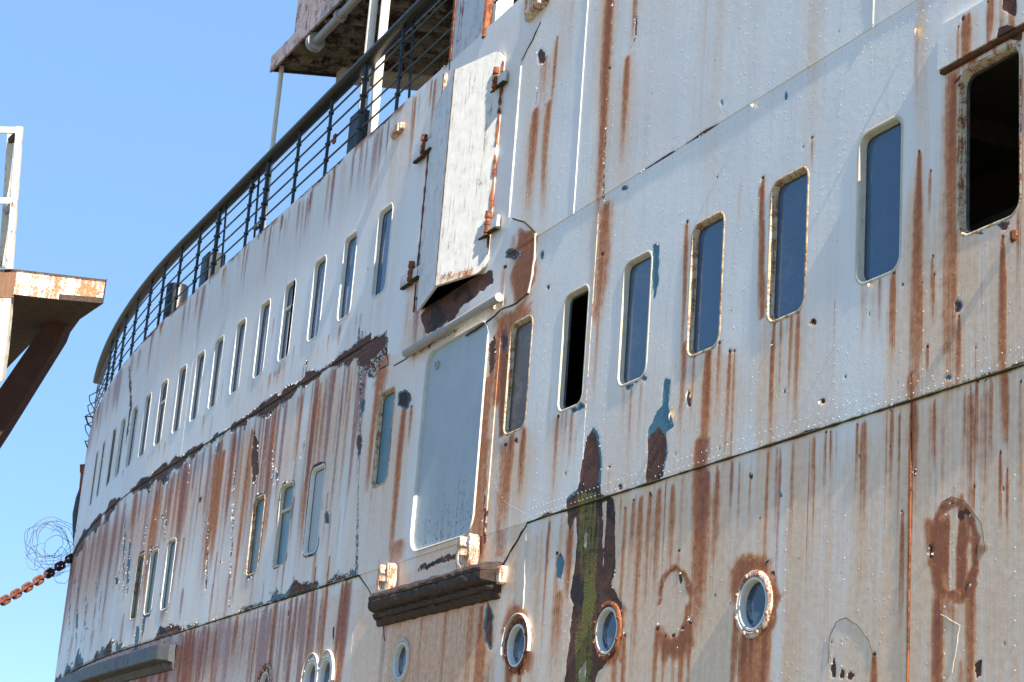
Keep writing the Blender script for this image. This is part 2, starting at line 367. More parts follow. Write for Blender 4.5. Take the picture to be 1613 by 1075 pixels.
ER = random.Random(77)
def ell(cx, cy, rx, ry, n=14, a0=0):
    o = []
    for i in range(n):
        k = ER.uniform(.62, 1.18); o.append((cx + rx * k * math.cos(2 * math.pi * i / n) + (cy * 0), cy + ry * k * math.sin(2 * math.pi * i / n)))
    return o
def ring(cx, cy, rx, ry, w, ch='p', s=1., a0=0, a1=360, soft=6.):
    for a in range(a0, a1, 18):
        if ch == 'p' and ER.random() < .45: continue
        w_ = w; w = w * ER.uniform(.5, 1.35)
        p = [(cx + (rx + o) * math.cos(math.radians(b)), cy + (ry + o * 1.3) * math.sin(math.radians(b))) for o, b in ((-w, a), (w, a), (w, a + 20), (-w, a + 20))]
        poly(p, ch, s * ER.uniform(.8, 1.), soft, 3.5); w = w_

# ---- broad washes
fx = cols[None, :]; fz = rows[:, None]
def band(x0, x1, z0, z1, v, ch='s', sx=.4, sz=.3):
    m = np.clip((fx - x0) / sx, 0, 1) * np.clip((x1 - fx) / sx, 0, 1) * np.clip((fz - z0) / sz, 0, 1) * np.clip((z1 - fz) / sz, 0, 1)
    CH[ch][:] = 1 - (1 - CH[ch]) * (1 - m * v)
n1d = lambda f, sd: vnoise(fx * f, fz * .22 + fx * 0, sd)
wash = np.clip((n1d(1.5, 1) * .5 + n1d(4.5, 2) * .5 - .43) * 5.2, 0, 1)
CH['s'] += ((fz < ZA) * (.20 + .74 * wash) * np.where(fx < -22.2, .45, 1.) + ((fz >= ZA) & (fz < ZB)) * np.clip((5.4 - fz) / 2, 0, 1) * .5 * wash + (fz >= ZB) * .16 * wash).astype(np.float32)
band(-13.2, -11.3, -3, ZA - .1, 0, 's')
for (a, b, v) in ((1270, 1340, -.45), (1205, 1235, -.4), (1500, 1522, -.15), (980, 1000, -.2)):       # cleaner strips low down on the right
    xa, xb = at(a, 850)[0], at(b, 850)[0]; m = np.exp(-((fx - (xa + xb) / 2) / ((xb - xa) * .55))**4) * (fz < ZA)
    CH['s'] = np.clip(CH['s'] + m * v, 0, 1).astype(np.float32)
band(-10.9, -8, -3, ZA + 1.4, .5); band(-10.9, -8, ZA, 5.2, .35); band(-11.9, -10.9, -3, ZA - .2, .3); band(-15.9, -13.2, -3, ZA, .35)
band(-14.2, -12.3, ZA, 4.55, .38, 's', .5, .4)
band(-18.6, -16.9, ZA, 4.6, .35); band(-22.9, -20.6, 3.3, 5.9, .42, 's', .3, .5)
band(-22.2, -17.75, -3, 3.02, .95, 's', .12, .12)
for pxx, w, s, c in ((610, 10, .5, 'd'), (640, 14, .35, 'r'), (668, 10, .5, 'r'), (690, 12, .35, 'r'), (705, 8, .6, 'd'), (725, 14, .4, 'r'), (742, 20, .55, 'r'), (758, 12, .8, 'd'), (768, 10, .7, 'd')):
    S(pxx, 955, 1250, w, s, c)

# ---- runs on the right-hand plating, read off the photograph  (px, top, bottom, width, strength, kind, cone)
for a in [
 (967, -60, 335, 17, 1., 'r'), (968, -60, 335, 8, .9, 'd'), (966, -60, 335, 32, .6, 's'), (955, 320, 480, 20, .8, 'd'), (952, 330, 700, 22, .5, 's'), (950, 400, 640, 7, .55, 'r'),
 (1006, -60, 70, 8, .9, 'r'), (990, 90, 265, 12, .85, 'd'), (990, 90, 300, 26, .6, 's'), (880, 60, 170, 7, .8, 'r'),
 (848, 170, 330, 15, .85, 'd'), (848, 180, 480, 22, .5, 's'), (868, 160, 350, 12, .75, 'd'), (860, 90, 200, 22, .45, 'r'), (835, 60, 200, 30, .25, 's'),
 (1520, 45, 140, 5, .6, 'r'), (1528, 30, 150, 10, .8, 'r'), (1536, 25, 150, 12, .8, 'd'), (1548, 20, 120, 10, .4, 's'), (1567, 5, 150, 9, .75, 'r'), (1574, -5, 60, 7, .8, 'd'), (1590, -10, 130, 12, .5, 'r'), (1508, 60, 120, 8, .4, 's'), (1604, -20, 120, 12, .8, 'r'),
 (908, -30, 90, 10, .3, 'r'), (895, -30, 160, 14, .3, 's'), (1142, -60, 330, 15, .40, 's'), (1116, -30, 120, 8, .35, 's'), (1168, -60, 90, 10, .28, 's'), (1122, 150, 420, 12, .25, 's'),
 (1290, -60, 240, 26, .45, 's'), (1280, 60, 330, 12, .2, 's'), (1192, 80, 150, 3, .5, 's'), (1268, 165, 235, 5, .4, 's'), (1281, 215, 270, 3, .7, 'r'), (1167, 288, 370, 5, .6, 's'), (1186, 318, 360, 3, .4, 's'),
 (1455, 0, 330, 24, .65, 's'), (1447, 40, 180, 7, .4, 'r'), (1500, 120, 330, 12, .35, 's'),
 (1449, 240, 700, 8, .95, 'r', 3.2), (1446, 300, 1000, 40, .6, 's', 1.2), (1467, 268, 345, 4, .8, 'r', 1.4), (1471, 404, 520, 7, .6, 'r'), (1473, 432, 520, 5, .7, 'r'), (1462, 545, 590, 6, .8, 'r'), (1454, 444, 560, 3, .6, 'r'),
 (1503, 120, 640, 17, .95, 'r', 1.0), (1494, 140, 760, 14, .45, 'd'), (1500, 130, 600, 34, .5, 's'),
 (1512, 498, 620, 5, .95, 'd', 1.9), (1512, 500, 800, 22, .6, 's'), (1581, 372, 700, 6, .98, 'r', 3.2), (1581, 372, 700, 34, .6, 's'), (1604, 380, 620, 10, .5, 's'), (1607, 90, 420, 14, .75, 'r'), (1540, 400, 700, 16, .4, 's'), (1562, 380, 620, 10, .4, 's'), (1539, 548, 610, 3, .5, 'r'),
 (1408, 430, 580, 9, .85, 'r', 1.3), (1405, 450, 720, 15, .6, 's'), (1366, 450, 520, 7, .6, 's'), (1378, 440, 620, 8, .35, 's'), (1392, 435, 560, 5, .35, 's'), (1433, 590, 640, 12, .5, 'r'),
 (1203, 280, 520, 6, .9, 'r'), (1205, 505, 900, 12, .6, 's'), (1197, 520, 700, 8, .4, 's'), (1221, 508, 740, 8, .75, 'r'), (1217, 540, 640, 5, .8, 'd'), (1232, 502, 640, 5, .6, 'r'), (1247, 494, 680, 6, .6, 'r'), (1258, 490, 690, 9, .75, 'r'), (1240, 500, 800, 44, .5, 's'), (1268, 470, 600, 6, .4, 's'), (1283, 515, 560, 3, .5, 's'), (1175, 430, 620, 4, .2, 's'),
 (1084, 350, 560, 7, .9, 'r'), (1078, 540, 700, 11, .65, 'r'), (1117, 552, 780, 15, .95, 'r'), (1120, 560, 900, 30, .6, 's'), (1104, 690, 1010, 17, .85, 'd'), (1134, 540, 660, 8, .6, 'r'), (1150, 552, 730, 7, .75, 'd'), (1158, 552, 800, 6, .6, 'r'), (1095, 560, 640, 6, .5, 'r'), (1140, 560, 900, 40, .45, 's'), (1178, 520, 560, 4, .3, 's'),
 (984, 610, 700, 6, .4, 'r'), (996, 606, 760, 6, .45, 'r'), (1012, 600, 700, 4, .3, 's'), (985, 330, 420, 5, .25, 's'),
 (880, 655, 790, 8, .65, 'r'), (878, 655, 880, 22, .5, 's'), (903, 648, 740, 6, .65, 'r'), (912, 645, 700, 5, .4, 's'), (868, 610, 760, 5, .4, 's'), (961, 735, 790, 3, .5, 'r'),
 (808, 684, 850, 12, .85, 'r'), (826, 676, 790, 11, .85, 'd'), (815, 690, 900, 46, .45, 's'), (800, 560, 700, 8, .8, 'r'), (850, 400, 560, 10, .3, 's'), (797, 700, 900, 8, .6, 'r'), (846, 640, 720, 4, .3, 's'),
 (835, 365, 500, 26, .9, 'r', 1.0, .5), (812, 370, 470, 12, .4, 'r'), (822, 480, 530, 24, .6, 'r'), (797, 420, 500, 8, .5, 'r'), (782, 470, 900, 14, .45, 's'),
 (780, 540, 650, 9, .85, 'd'), (768, 600, 890, 13, .85, 'r', 1., .4), (757, 700, 900, 8, .6, 'r'), (782, 560, 800, 22, .6, 's'),
 (652, 450, 600, 22, .6, 's'), (657, 470, 560, 6, .5, 'd'), (665, 440, 580, 7, .75, 'd'), (672, 495, 560, 8, .6, 'd'), (690, 490, 540, 6, .5, 'r'), (645, 470, 560, 5, .4, 'd'),
 (640, 630, 900, 10, .9, 'r', 1., .4), (650, 640, 700, 5, .7, 'r'), (622, 560, 900, 30, .5, 's'), (600, 560, 770, 7, .9, 'r', 1., .3), (632, 850, 900, 22, .6, 'r'),
 (720, 110, 260, 5, .5, 's'),
 # lower right
 (1437, 590, 1400, 5, 1., 'r', 1., .12), (1440, 640, 900, 17, .55, 'r'), (1432, 640, 1200, 30, .5, 's'), (1421, 805, 1010, 5, .8, 'r', 2.2), (1405, 645, 800, 7, .75, 'r'), (1350, 668, 780, 5, .75, 'r'), (1362, 664, 860, 11, .65, 'r'), (1355, 690, 1000, 22, .5, 's'), (1301, 680, 800, 4, .75, 'r'), (1309, 680, 740, 3, .6, 'r'), (1278, 690, 900, 6, .4, 's'), (1336, 675, 900, 8, .4, 's'),
 (1530, 620, 950, 18, .55, 'r'), (1512, 610, 1100, 30, .5, 's'), (1540, 600, 740, 8, .6, 'd'), (1553, 600, 900, 8, .45, 'r'), (1560, 590, 760, 6, .65, 'r'), (1575, 712, 850, 6, .95, 'd'), (1587, 740, 860, 5, .9, 'd'), (1600, 600, 1100, 16, .5, 's'), (1585, 590, 720, 12, .55, 'r'), (1534, 765, 800, 3, .7, 'r'), (1480, 620, 1100, 14, .3, 's'), (1608, 600, 900, 9, .45, 'r'),
 (1113, 745, 1010, 22, .9, 'd', 1., .5), (1132, 742, 950, 12, .55, 'r'), (1150, 738, 1000, 8, .4, 's'), (1060, 765, 930, 12, .7, 'r'), (1040, 770, 960, 12, .75, 'r'), (1025, 778, 1000, 10, .65, 'r'), (1010, 782, 1100, 12, .7, 'r'), (998, 788, 950, 8, .6, 'r'), (1050, 760, 1100, 70, .5, 's'), (1090, 750, 1100, 60, .4, 's'), (1182, 750, 860, 4, .55, 'r'), (1206, 720, 900, 6, .35, 's'), (1070, 865, 930, 4, .6, 'r'), (1172, 730, 1000, 10, .35, 's'),
 (985, 800, 1100, 8, .6, 'r'), (890, 815, 1100, 14, .6, 's'), (884, 930, 1075, 14, .6, 'd'), (868, 830, 1060, 6, .45, 's'), (843, 840, 1100, 8, .3, 's'), (878, 870, 1100, 8, .5, 'r'), (855, 830, 1000, 5, .3, 'r'),
 (900, 830, 950, 10, .7, 'd'), (1205, 900, 1150, 24, .6, 's'),
]:
    S(a[0], a[1], a[2], a[3], a[4], a[5], a[6] if len(a) > 6 else 1., a[7] if len(a) > 7 else .5)

# ---- traced patches of lost paint
poly([(935, 672), (945, 690), (949, 729), (946, 778), (969, 786), (969, 903), (963, 919), (979, 950), (981, 990), (968, 1030), (940, 1062), (925, 1130), (884, 1130), (890, 1069), (897, 1006), (903, 950), (893, 930), (899, 870), (894, 820), (893, 786), (911, 769), (919, 725), (926, 690)], 'p', 1, 9, 2)
poly([(932, 668), (950, 680), (953, 735), (946, 770), (938, 760), (942, 730), (938, 700)], 'b', 1, 8)
poly([(893, 782), (912, 766), (900, 800)], 'b', .9, 6)
poly([(905, 770), (945, 775), (945, 900), (938, 1000), (935, 1120), (905, 1120), (900, 1010), (915, 950), (908, 880)], 'm', .75, 14, 3)
poly([(925, 900), (940, 905), (940, 950), (925, 990), (915, 960)], 'm', 1., 10, 2)
poly([(1048, 596), (1057, 600), (1054, 640), (1062, 672), (1050, 680), (1052, 715), (1045, 752), (1018, 762), (1022, 700), (1021, 680), (1035, 650), (1043, 640)], 'p', 1, 7, 1.5)
poly([(1044, 590), (1062, 596), (1058, 640), (1066, 676), (1050, 692), (1038, 676), (1018, 696), (1016, 676), (1035, 645)], 'b', 1, 6)
poly([(1052, 690), (1062, 690), (1056, 745), (1044, 740)], 'b', 1, 6)
poly([(1028, 383), (1041, 383), (1040, 440), (1032, 484), (1027, 470), (1026, 400)], 'p', .62, 6, 1.5); poly([(1024, 378), (1046, 378), (1044, 445), (1034, 490), (1022, 472)], 'b', 1, 5)
for e in ((882, 893, 6, 22, 1), (770, 990, 8, 45, .8), (637, 630, 11, 20, .8), (1511, 483, 7, 13, .2), (855, 90, 6, 13, .4), (810, 402, 13, 11, .9), (1086, 628, 5, 16, 0), (1495, 595, 6, 5, .9), (1283, 508, 5, 6, 0), (1297, 632, 4, 5, 0), (1183, 750, 3, 7, 0), (990, 608, 5, 6, .9), (1003, 600, 4, 6, .9), (1016, 596, 4, 6, .9), (905, 645, 6, 6, .9), (916, 640, 6, 7, .9), (985, 296, 5, 5, .7), (795, 540, 6, 20, .5), (855, 402, 4, 9, .9), (1582, 355, 12, 8, .5), (1545, 368, 8, 3, .8), (402, 720, 6, 50, 0), (568, 700, 5, 22, .5), (573, 640, 4, 16, .9), (516, 815, 5, 12, .9), (500, 745, 5, 5, .8), (437, 750, 3, 12, .8), (1072, 910, 3, 12, 0), (1043, 655, 4, 4, 0)):
    poly(ell(*e[:4]), 'p', 1., 6, 1); poly(ell(e[0], e[1], e[2] + 5, e[3] + 6), 'b', e[4], 5)
line([(968, -40), (966, 90), (958, 110), (956, 200), (952, 320)], [9, 12, 9, 12, 15], 'p', .60); line([(1007, -40), (1003, 60), (990, 85)], [5, 7, 4], 'p', .66)
line([(880, 60), (872, 150), (858, 172)], 4, 'p', .62); line([(851, 120), (846, 170)], 8, 'p', .55)
line([(706, 115), (697, 300), (692, 440)], 4, 'p', .75)
line([(572, 520), (570, 640), (566, 760), (563, 905)], [6, 7, 5, 8], 'p', .72); line([(572, 520), (570, 640), (566, 760), (563, 905)], 16, 'b', .45)
poly([(560, 565), (575, 540), (612, 520), (612, 545), (590, 570), (575, 585)], 'p', .8, 10, 3)
line([(205, 575), (207, 640), (199, 700)], [4, 5, 3], 'p', .8)
line([(330, 820), (325, 930)], [4, 5], 'p', .7); line([(370, 740), (362, 960)], [5, 5], 'p', .66); line([(432, 690), (430, 770)], 5, 'p', .6)
line([(485, 560), (483, 600)], 5, 'p', .75); line([(566, 515), (568, 560)], 5, 'p', .75)
# ring-shaped scars and the rust round the portholes
poly([(1580, 62), (1583, 48), (1598, 42), (1612, 46), (1612, 66)], 'p', .95, 7, 1); poly([(1500, 128), (1520, 112), (1560, 92), (1600, 72), (1612, 66), (1612, 76), (1500, 140)], 'p', .62, 9, 3)
poly([(1590, -10), (1612, -20), (1612, 30), (1600, 25), (1589, 20)], 'p', .95, 7, 1); line([(1485, 60), (1530, 38), (1612, 0)], 5, 'p', .6)
for pts_, ch_, v_, so_, ra_ in (
    ([(818, 362), (847, 368), (843, 440), (832, 465), (812, 480), (805, 440), (815, 400)], 'r', .85, 9, 4), ([(782, 500), (837, 476), (838, 500), (806, 520), (796, 545), (790, 640), (776, 640)], 'r', .7, 12, 5),
    ([(789, 520), (802, 512), (799, 685), (787, 690)], 'r', 1., 5, 2), ([(757, 560), (785, 530), (786, 700), (772, 885), (756, 880), (768, 700)], 's', .9, 12, 4),
    ([(640, 500), (700, 500), (690, 540), (642, 575)], 's', .9, 12, 3), ([(598, 625), (604, 618), (600, 765), (592, 770)], 'r', 1., 5, 1), ([(660, 860), (745, 835), (780, 850), (785, 885), (740, 890), (650, 905)], 's', .8, 8, 3),
    ([(760, 600), (778, 590), (772, 700), (762, 880), (750, 880), (756, 760)], 'r', .62, 10, 5), ([(785, 700), (800, 690), (796, 880), (776, 885)], 'r', .45, 12, 5),
    ([(1196, 300), (1204, 285), (1206, 500), (1198, 505)], 'r', .8, 6, 2), ([(1100, 690), (1120, 690), (1116, 760), (1098, 765)], 'd', .7, 9, 3), ([(1488, 120), (1512, 110), (1510, 380), (1500, 560), (1484, 560)], 'r', .5, 12, 4),
    ([(600, 560), (615, 560), (606, 620), (590, 610)], 'r', .6, 9, 3), ([(610, 960), (785, 925), (775, 1120), (600, 1120)], 'r', .33, 16, 8), ([(945, 330), (968, 325), (962, 420), (942, 520), (934, 500)], 'r', .5, 12, 3)):
    poly(pts_, ch_, v_, so_, ra_)
for pts_, v_, ra_ in (([(558, 575), (563, 530), (578, 548), (612, 516), (615, 560), (600, 575), (590, 600), (576, 590), (570, 640), (564, 600)], .60, 6), ([(650, 556), (790, 476), (791, 482), (652, 563)], .56, 3),
    ([(672, 552), (684, 526), (705, 516), (745, 496), (745, 501), (706, 523), (690, 532), (676, 556)], .62, 2), ([(655, 893), (700, 872), (745, 862), (745, 872), (700, 888), (656, 905)], .60, 4), ([(770, 545), (782, 520), (784, 560), (776, 600), (770, 590)], .66, 4),
    ([(762, 780), (770, 770), (768, 850), (758, 870)], .58, 4), ([(712, 452), (760, 432), (778, 426), (778, 446), (740, 475), (700, 515), (672, 528), (664, 505), (664, 494)], .95, 3)):  # last outline: peeled plate plus shade of the gap under the leaves, painted dark
    poly(pts_, 'p', v_, 7, ra_)
def cut(pts, soft=6):
    old = CH['p'].copy(); CH['p'][:] = 0; poly(pts, 'p', 1., soft, 1.5); m = CH['p'].copy(); CH['p'][:] = old * (1 - np.clip(m * 2 - .4, 0, 1))
cut([(898, 835), (907, 815), (909, 850), (904, 900), (898, 945), (894, 940), (897, 890)]); cut([(921, 835), (925, 842), (924, 866), (920, 860)])
cut([(950, 792), (956, 790), (952, 860), (950, 900)]); cut([(912, 1060), (924, 1040), (922, 1075), (915, 1075)])
S(903, 815, 950, 9, .7, 'r'); poly([(905, 955), (925, 920), (935, 960), (918, 1010), (912, 985)], 'r', .9, 8)
def cutc(ch, pts, soft=6):
    old = CH[ch].copy(); CH[ch][:] = 0; poly(pts, ch, 1., soft, 2.5); m = CH[ch].copy(); CH[ch][:] = old * (1 - np.clip(m * 2 - .4, 0, 1))
poly(ell(1503, 866, 42, 84), 'r', .9, 16, 6); cutc('r', [(1497, 800), (1508, 800), (1506, 930), (1495, 930)], 8); cutc('r', [(1524, 850), (1532, 860), (1528, 920), (1520, 925)], 8)
ring(1503, 868, 35, 76, 6, 'r', .95); ring(1503, 868, 36, 76, 4, 'p', .66, 150, 420); poly(ell(1503, 880, 34, 78), 's', .9, 14)
for a in ((1482, 830, 1200, 16, .9, 'd'), (1516, 830, 960, 18, .75, 'd'), (1530, 900, 1200, 15, .95, 'd'), (1473, 950, 1200, 16, .95, 'd'), (1500, 955, 1000, 26, .5, 'r'), (1495, 960, 1200, 34, .45, 's'), (1512, 1040, 1200, 12, .5, 'r')): S(*a)
poly(ell(1513, 812, 7, 12), 'p', .8, 6, 1); poly(ell(1541, 1052, 8, 16), 'p', .9, 6, 1); poly(ell(1477, 830, 7, 24), 'r', .9, 8, 1)
ring(1063, 945, 25, 52, 4, 'r', .9, 170, 400); poly([(1036, 985), (1050, 1000), (1062, 1005), (1076, 985), (1090, 965), (1092, 1010), (1075, 1040), (1040, 1035)], 'r', .85, 12, 7); line([(1040, 935), (1038, 1000)], 4, 'p', .56); line([(1088, 925), (1085, 1005)], 5, 'p', .56)
for a in ((1036, 990, 1120, 9, .85, 'd'), (1048, 1000, 1120, 7, .7, 'd'), (1062, 1000, 1120, 8, .6, 'r'), (1076, 990, 1150, 10, .85, 'd'), (1088, 980, 1100, 8, .8, 'd'), (1060, 1000, 1120, 60, .6, 's')): S(*a)
poly(ell(1189, 935, 38, 82), 'r', .85, 18, 7); poly([(1165, 1000), (1212, 1000), (1208, 1200), (1162, 1200)], 'r', .62, 14, 8); ring(1189, 952, 28, 57, 7, 'r', .9); ring(1189, 915, 29, 38, 6, 'p', .55, 190, 350); poly(ell(1189, 890, 32, 30), 'm', .42, 12, 2)
for a in ((1172, 1000, 1200, 12, .85, 'd'), (1184, 1005, 1150, 8, .7, 'r'), (1204, 990, 1200, 10, .95, 'd'), (1160, 960, 1200, 10, .8, 'r'), (1192, 1010, 1200, 46, .7, 's'), (1214, 960, 1120, 8, .6, 'r')): S(*a)
poly(ell(960, 990, 27, 62), 'r', .9, 14, 6); ring(957, 995, 19, 46, 6, 'r', .9); ring(958, 975, 20, 32, 5, 'p', .6, 190, 350)
for a in ((985, 1000, 1200, 8, .8, 'd'), (968, 1030, 1200, 12, .5, 'r'), (955, 1040, 1200, 26, .6, 's')): S(*a)
poly(ell(815, 1010, 26, 60), 'r', .85, 14, 6); ring(815, 1015, 19, 44, 6, 'r', .95); ring(815, 1010, 19, 42, 5, 'p', .6, 100, 350)
for a in ((803, 1040, 1200, 12, .85, 'd'), (818, 1060, 1200, 10, .8, 'r'), (780, 900, 1100, 10, .6, 's')): S(*a)
for q_ in ((1313, 1055, 5, 18), (1328, 1062, 5, 9), (1340, 1065, 6, 8)): poly(ell(*q_), 'p', .9, 6, 1)
S(1378, 1030, 1200, 10, .9, 'd', 1.5)

# ---- seams, deck edge, and the left-hand plating where the runs are countless
def seam_loss(z, x0, x1, h_up, h_dn, amt, blue=0., seed=0, mos=0.):
    n = fbm(GX * 2.3, GZ * 3.1, 4, seed); n2 = fbm(GX * .7 + 9, GZ * .3, 2, seed + 9)
    dz = GZ - z; e = np.where(dz > 0, dz / h_up, -dz / h_dn)
    m = (fx > x0) & (fx < x1)
    v = np.clip(.5 + (n - .5) * 1.5 + (n2 - .5) * 1.3 + amt - e * .9, 0, 1) * m * (e < 1.6)
    CH['p'][:] = np.maximum(CH['p'], v); 
    if blue: CH['b'][:] = np.maximum(CH['b'], (v > .3) * np.clip(fbm(GX * 1.7, GZ * 1.7, 2, seed + 3) * 2.4 - 1 + blue * .5, 0, 1) * blue)
    if mos: CH['m'][:] = np.maximum(CH['m'], np.clip(1 - np.abs(dz + .005) / mos, 0, 1) * (.5 + .4 * n2) * m)
seam_loss(ZB + .01, -47, -38.5, .12, .34, .75, .3, 21)
seam_loss(ZB + .02, -38.5, -31.5, .14, .32, .62, .5, 22)
seam_loss(ZB - .0, -31.5, -22.6, .13, .19, .42, .4, 23)
seam_loss(ZA + .02, -31.5, -22.3, .24, .04, .30, .6, 24, .03)
seam_loss(ZA + .02, -47, -31.5, .36, .04, .34, .6, 25, .03)
seam_loss(ZA + .01, -16.9, -9.0, .07, .03, -.05, .3, 26, .04)
seam_loss(ZB - .0, -18.3, -9.0, .025, .02, -.18, 0, 27, .012)
seam_loss(ZT, -47, -20.6, .3, .12, .16, 0, 28)
CH['r'][:] = 1 - (1 - CH['r']) * (1 - np.clip((GZ - 9.86) / .12, 0, 1) * (fx < -20.6) * np.clip(fbm(GX * 3, GZ * 2, 3, 77) * 2.2 - .8, 0, 1) * .8)
R = random.Random(8)
def many(n, x0, x1, zt, zl, wpx, s, kinds, jit=.05, fade=.8):
    for _ in range(n):
        pa, pb = project(x0, float(hullY(x0)), 5.)[0], project(x1, float(hullY(x1)), 5.)[0]
        x = at(R.uniform(pa, pb), 640)[0] if False else float(np.interp(R.uniform(pa, pb), PXG[NR // 2][np.argsort(PXG[NR // 2])], cols[np.argsort(PXG[NR // 2])]))
        z0 = zt - abs(R.gauss(0, jit)); m = np.interp(x, cols, mpp); w = R.uniform(*wpx) * .5 * m
        streak_w(x, z0, z0 - R.uniform(*zl), max(w, .01), R.uniform(*s), R.choice(kinds), 1., fade, R.random() < .25)
XL = -46.5
many(150, XL, -22.5, ZB - .02, (.5, 3.1), (2, 7), (.35, .85), 'ddddr', .12, .5)
many(60, XL, -22.5, ZB - .02, (1, 3.1), (6, 18), (.3, .6), 'sss', .12, .5)
many(60, XL, -22.5, 5.2, (.5, 1.6), (1.5, 5), (.4, .9), 'ddr', 1.2, .5)
many(78, -34, -22.3, ZA - .02, (.7, 3.5), (2, 8), (.45, .95), 'dddrr', .03, .45)
many(18, -40, -22.3, ZA - .02, (1.0, 3.5), (6, 16), (.3, .6), 'ss', .03, .35)
many(36, XL, -31, ZA - .15, (1.0, 3.5), (3, 10), (.5, .9), 'dr', .03, .35)
many(110, XL, -20.8, ZT - .02, (.25, 1.3), (1.5, 5), (.4, .95), 'rdds', .05, .6)
many(26, XL, -20.8, ZT - .02, (1.2, 3.2), (3, 10), (.2, .45), 'ss', .05, .8)
many(40, XL, -22, 7.3, (.3, .6), (2, 5), (.3, .7), 'rs', .1)
many(30, XL, -22, 8.2, (.4, 1.2), (1.5, 4), (.25, .6), 'rds', .9)
many(34, -20, -9, ZB - .03, (.2, 1.2), (2, 8), (.08, .28), 'sss', .05)
many(70, -17.4, -9, ZA - .02, (.3, 1.8), (2, 8), (.3, .75), 'rrds', .04, .7)
many(30, -17.4, -9, ZT - .1, (1., 3.), (3, 12), (.08, .25), 'ss', .3)
many(40, -22, -9, 4.9, (.2, .9), (1.5, 4), (.2, .55), 'rs', 1.2)
# green-tinged runs far left
for a in ((236, 560, 720, 7, .35, 'm'), (205, 840, 1030, 8, .35, 'm'), (186, 840, 1040, 8, .3, 'm'), (345, 520, 700, 4, .2, 'm')): S(*a)
# vertical splits in the far-left paint
for pxx, y0, y1, w, b in ((110, 880, 1050, 4, .6), (122, 900, 1040, 5, .7), (135, 900, 1030, 4, .9), (150, 905, 1010, 4, .9), (142, 800, 900, 3, .5), (196, 790, 960, 5, 1.), (203, 850, 940, 7, 1.), (188, 870, 990, 3, .6), (212, 900, 985, 3, .9), (230, 820, 860, 4, .9), (247, 780, 830, 3, .6), (262, 800, 850, 4, .6), (215, 985, 1040, 9, .8), (236, 860, 900, 5, .8), (226, 965, 1010, 6, .6), (300, 700, 760, 3, .5), (345, 690, 720, 6, .9), (478, 690, 730, 4, .9), (455, 940, 985, 4, .5), (195, 720, 770, 3, 0), (262, 940, 1000, 3, .2), (158, 915, 1000, 4, .9), (128, 980, 1045, 3, .9), (118, 870, 960, 3, .3)):
    line([(pxx + 3, y0), (pxx, (y0 + y1) / 2), (pxx - 3, y1)], [w * .6, w, w * .5], 'p', .72, 5); line([(pxx + 3, y0 - 5), (pxx - 3, y1 + 5)], w + 9, 'b', b, 5)
# scattered small losses, more to the left
for _ in range(75):
    pxx = R.uniform(110, 1600); y = R.uniform(380, 1075) if pxx < 700 else R.uniform(20, 1075)
    if pxx < 560 and y < 1075 * .0 + (840 - .68 * (pxx - 130)): continue
    big = R.random() < .25; poly(ell(pxx, y, R.uniform(1.5, 2.6) if not big else R.uniform(2.5, 4), R.uniform(2.5, 6) if not big else R.uniform(5, 11), 8), 'p', .8, 4, .6)
    if R.random() < .35: poly(ell(pxx, y, 8, 14, 8), 'b', .9, 5)
# round the windows of the middle row on the left
WIN_MID_L = [(513, 728), (463, 757), (418, 778), (278, 848), (250, 866), (228, 875)]
# below the hatch: rusted plate, and the gap's shade painted in as paint loss
poly([(664, 492), (760, 432), (774, 428), (776, 440), (740, 470), (716, 505), (690, 520), (672, 530)], 'p', .95, 10, 3)
poly([(668, 520), (770, 470), (770, 480), (650, 552)], 's', .8, 8); 

# ------------------------------------------------------------------ openings: (x centre, z0, z1, width, corner radius)
OPEN = []
def opening(xr, z0, z1, w, rad=.11):
    if w < .6: xr += .018; w += .018
    OPEN.append((xr - w / 2, z0, z1, w, rad)); return OPEN[-1]
WZ = (4.585, 5.825)
near = [opening(x, *WZ, .53) for x in (-10.94, -12.22, -13.55, -14.87, -16.17, -17.50)]
bigw = opening(-9.56, 4.62, 5.90, .67, .12)
upper_x = [-22.28, -23.64, -24.95, -26.35, -27.62, -28.93, -30.22, -31.40, -32.60, -33.92, -35.20, -36.42, -37.65, -38.75, -40.2, -41.4]
upper = [opening(x, 7.335, 8.57, .50) for x in upper_x]
midw = [opening(-21.52, 4.63, 5.85, .52), opening(-24.02, 4.07, 5.27, .56), opening(-25.38, 4.06, 5.24, .56), opening(-26.73, 4.08, 5.25, .54),
        opening(-31.80, 4.03, 5.25, .52), opening(-33.0, 4.06, 5.22, .52), opening(-34.05, 4.06, 5.25, .5)]
bigdoor = opening(-18.64, 3.60, 6.06, 1.84, .22)
hatch = opening(-18.98, 6.70, 9.35, 1.90, .1)
ports = [(-12.79, 2.245, .235), (-15.31, 2.245, .235), (-17.27, 2.26, .235), (-20.48, 2.33, .235), (-23.1, 2.33, .235), (-23.68, 2.33, .235), (-25.7, 2.33, .235)]
def sd_open(X, Z):
    d = np.full(X.shape, 9., np.float32); idx = np.full(X.shape, -1)
    for i, (cx, z0, z1, w, r) in enumerate(OPEN):
        m = (np.abs(X - cx) < w / 2 + .2) & (Z > z0 - .2) & (Z < z1 + .2)
        qx = np.abs(X[m] - cx) - w / 2 + r; qz = np.abs(Z[m] - (z0 + z1) / 2) - (z1 - z0) / 2 + r
        v = np.hypot(np.maximum(qx, 0), np.maximum(qz, 0)) + np.minimum(np.maximum(qx, qz), 0) - r
        d[m] = np.minimum(d[m], v)
    for (cx, cz, r) in ports:
        m = (np.abs(X - cx) < r + .2) & (np.abs(Z - cz) < r + .2)
        d[m] = np.minimum(d[m], np.hypot(X[m] - cx, Z[m] - cz) - r + .03)
    return d
SD = sd_open(GX, GZ)
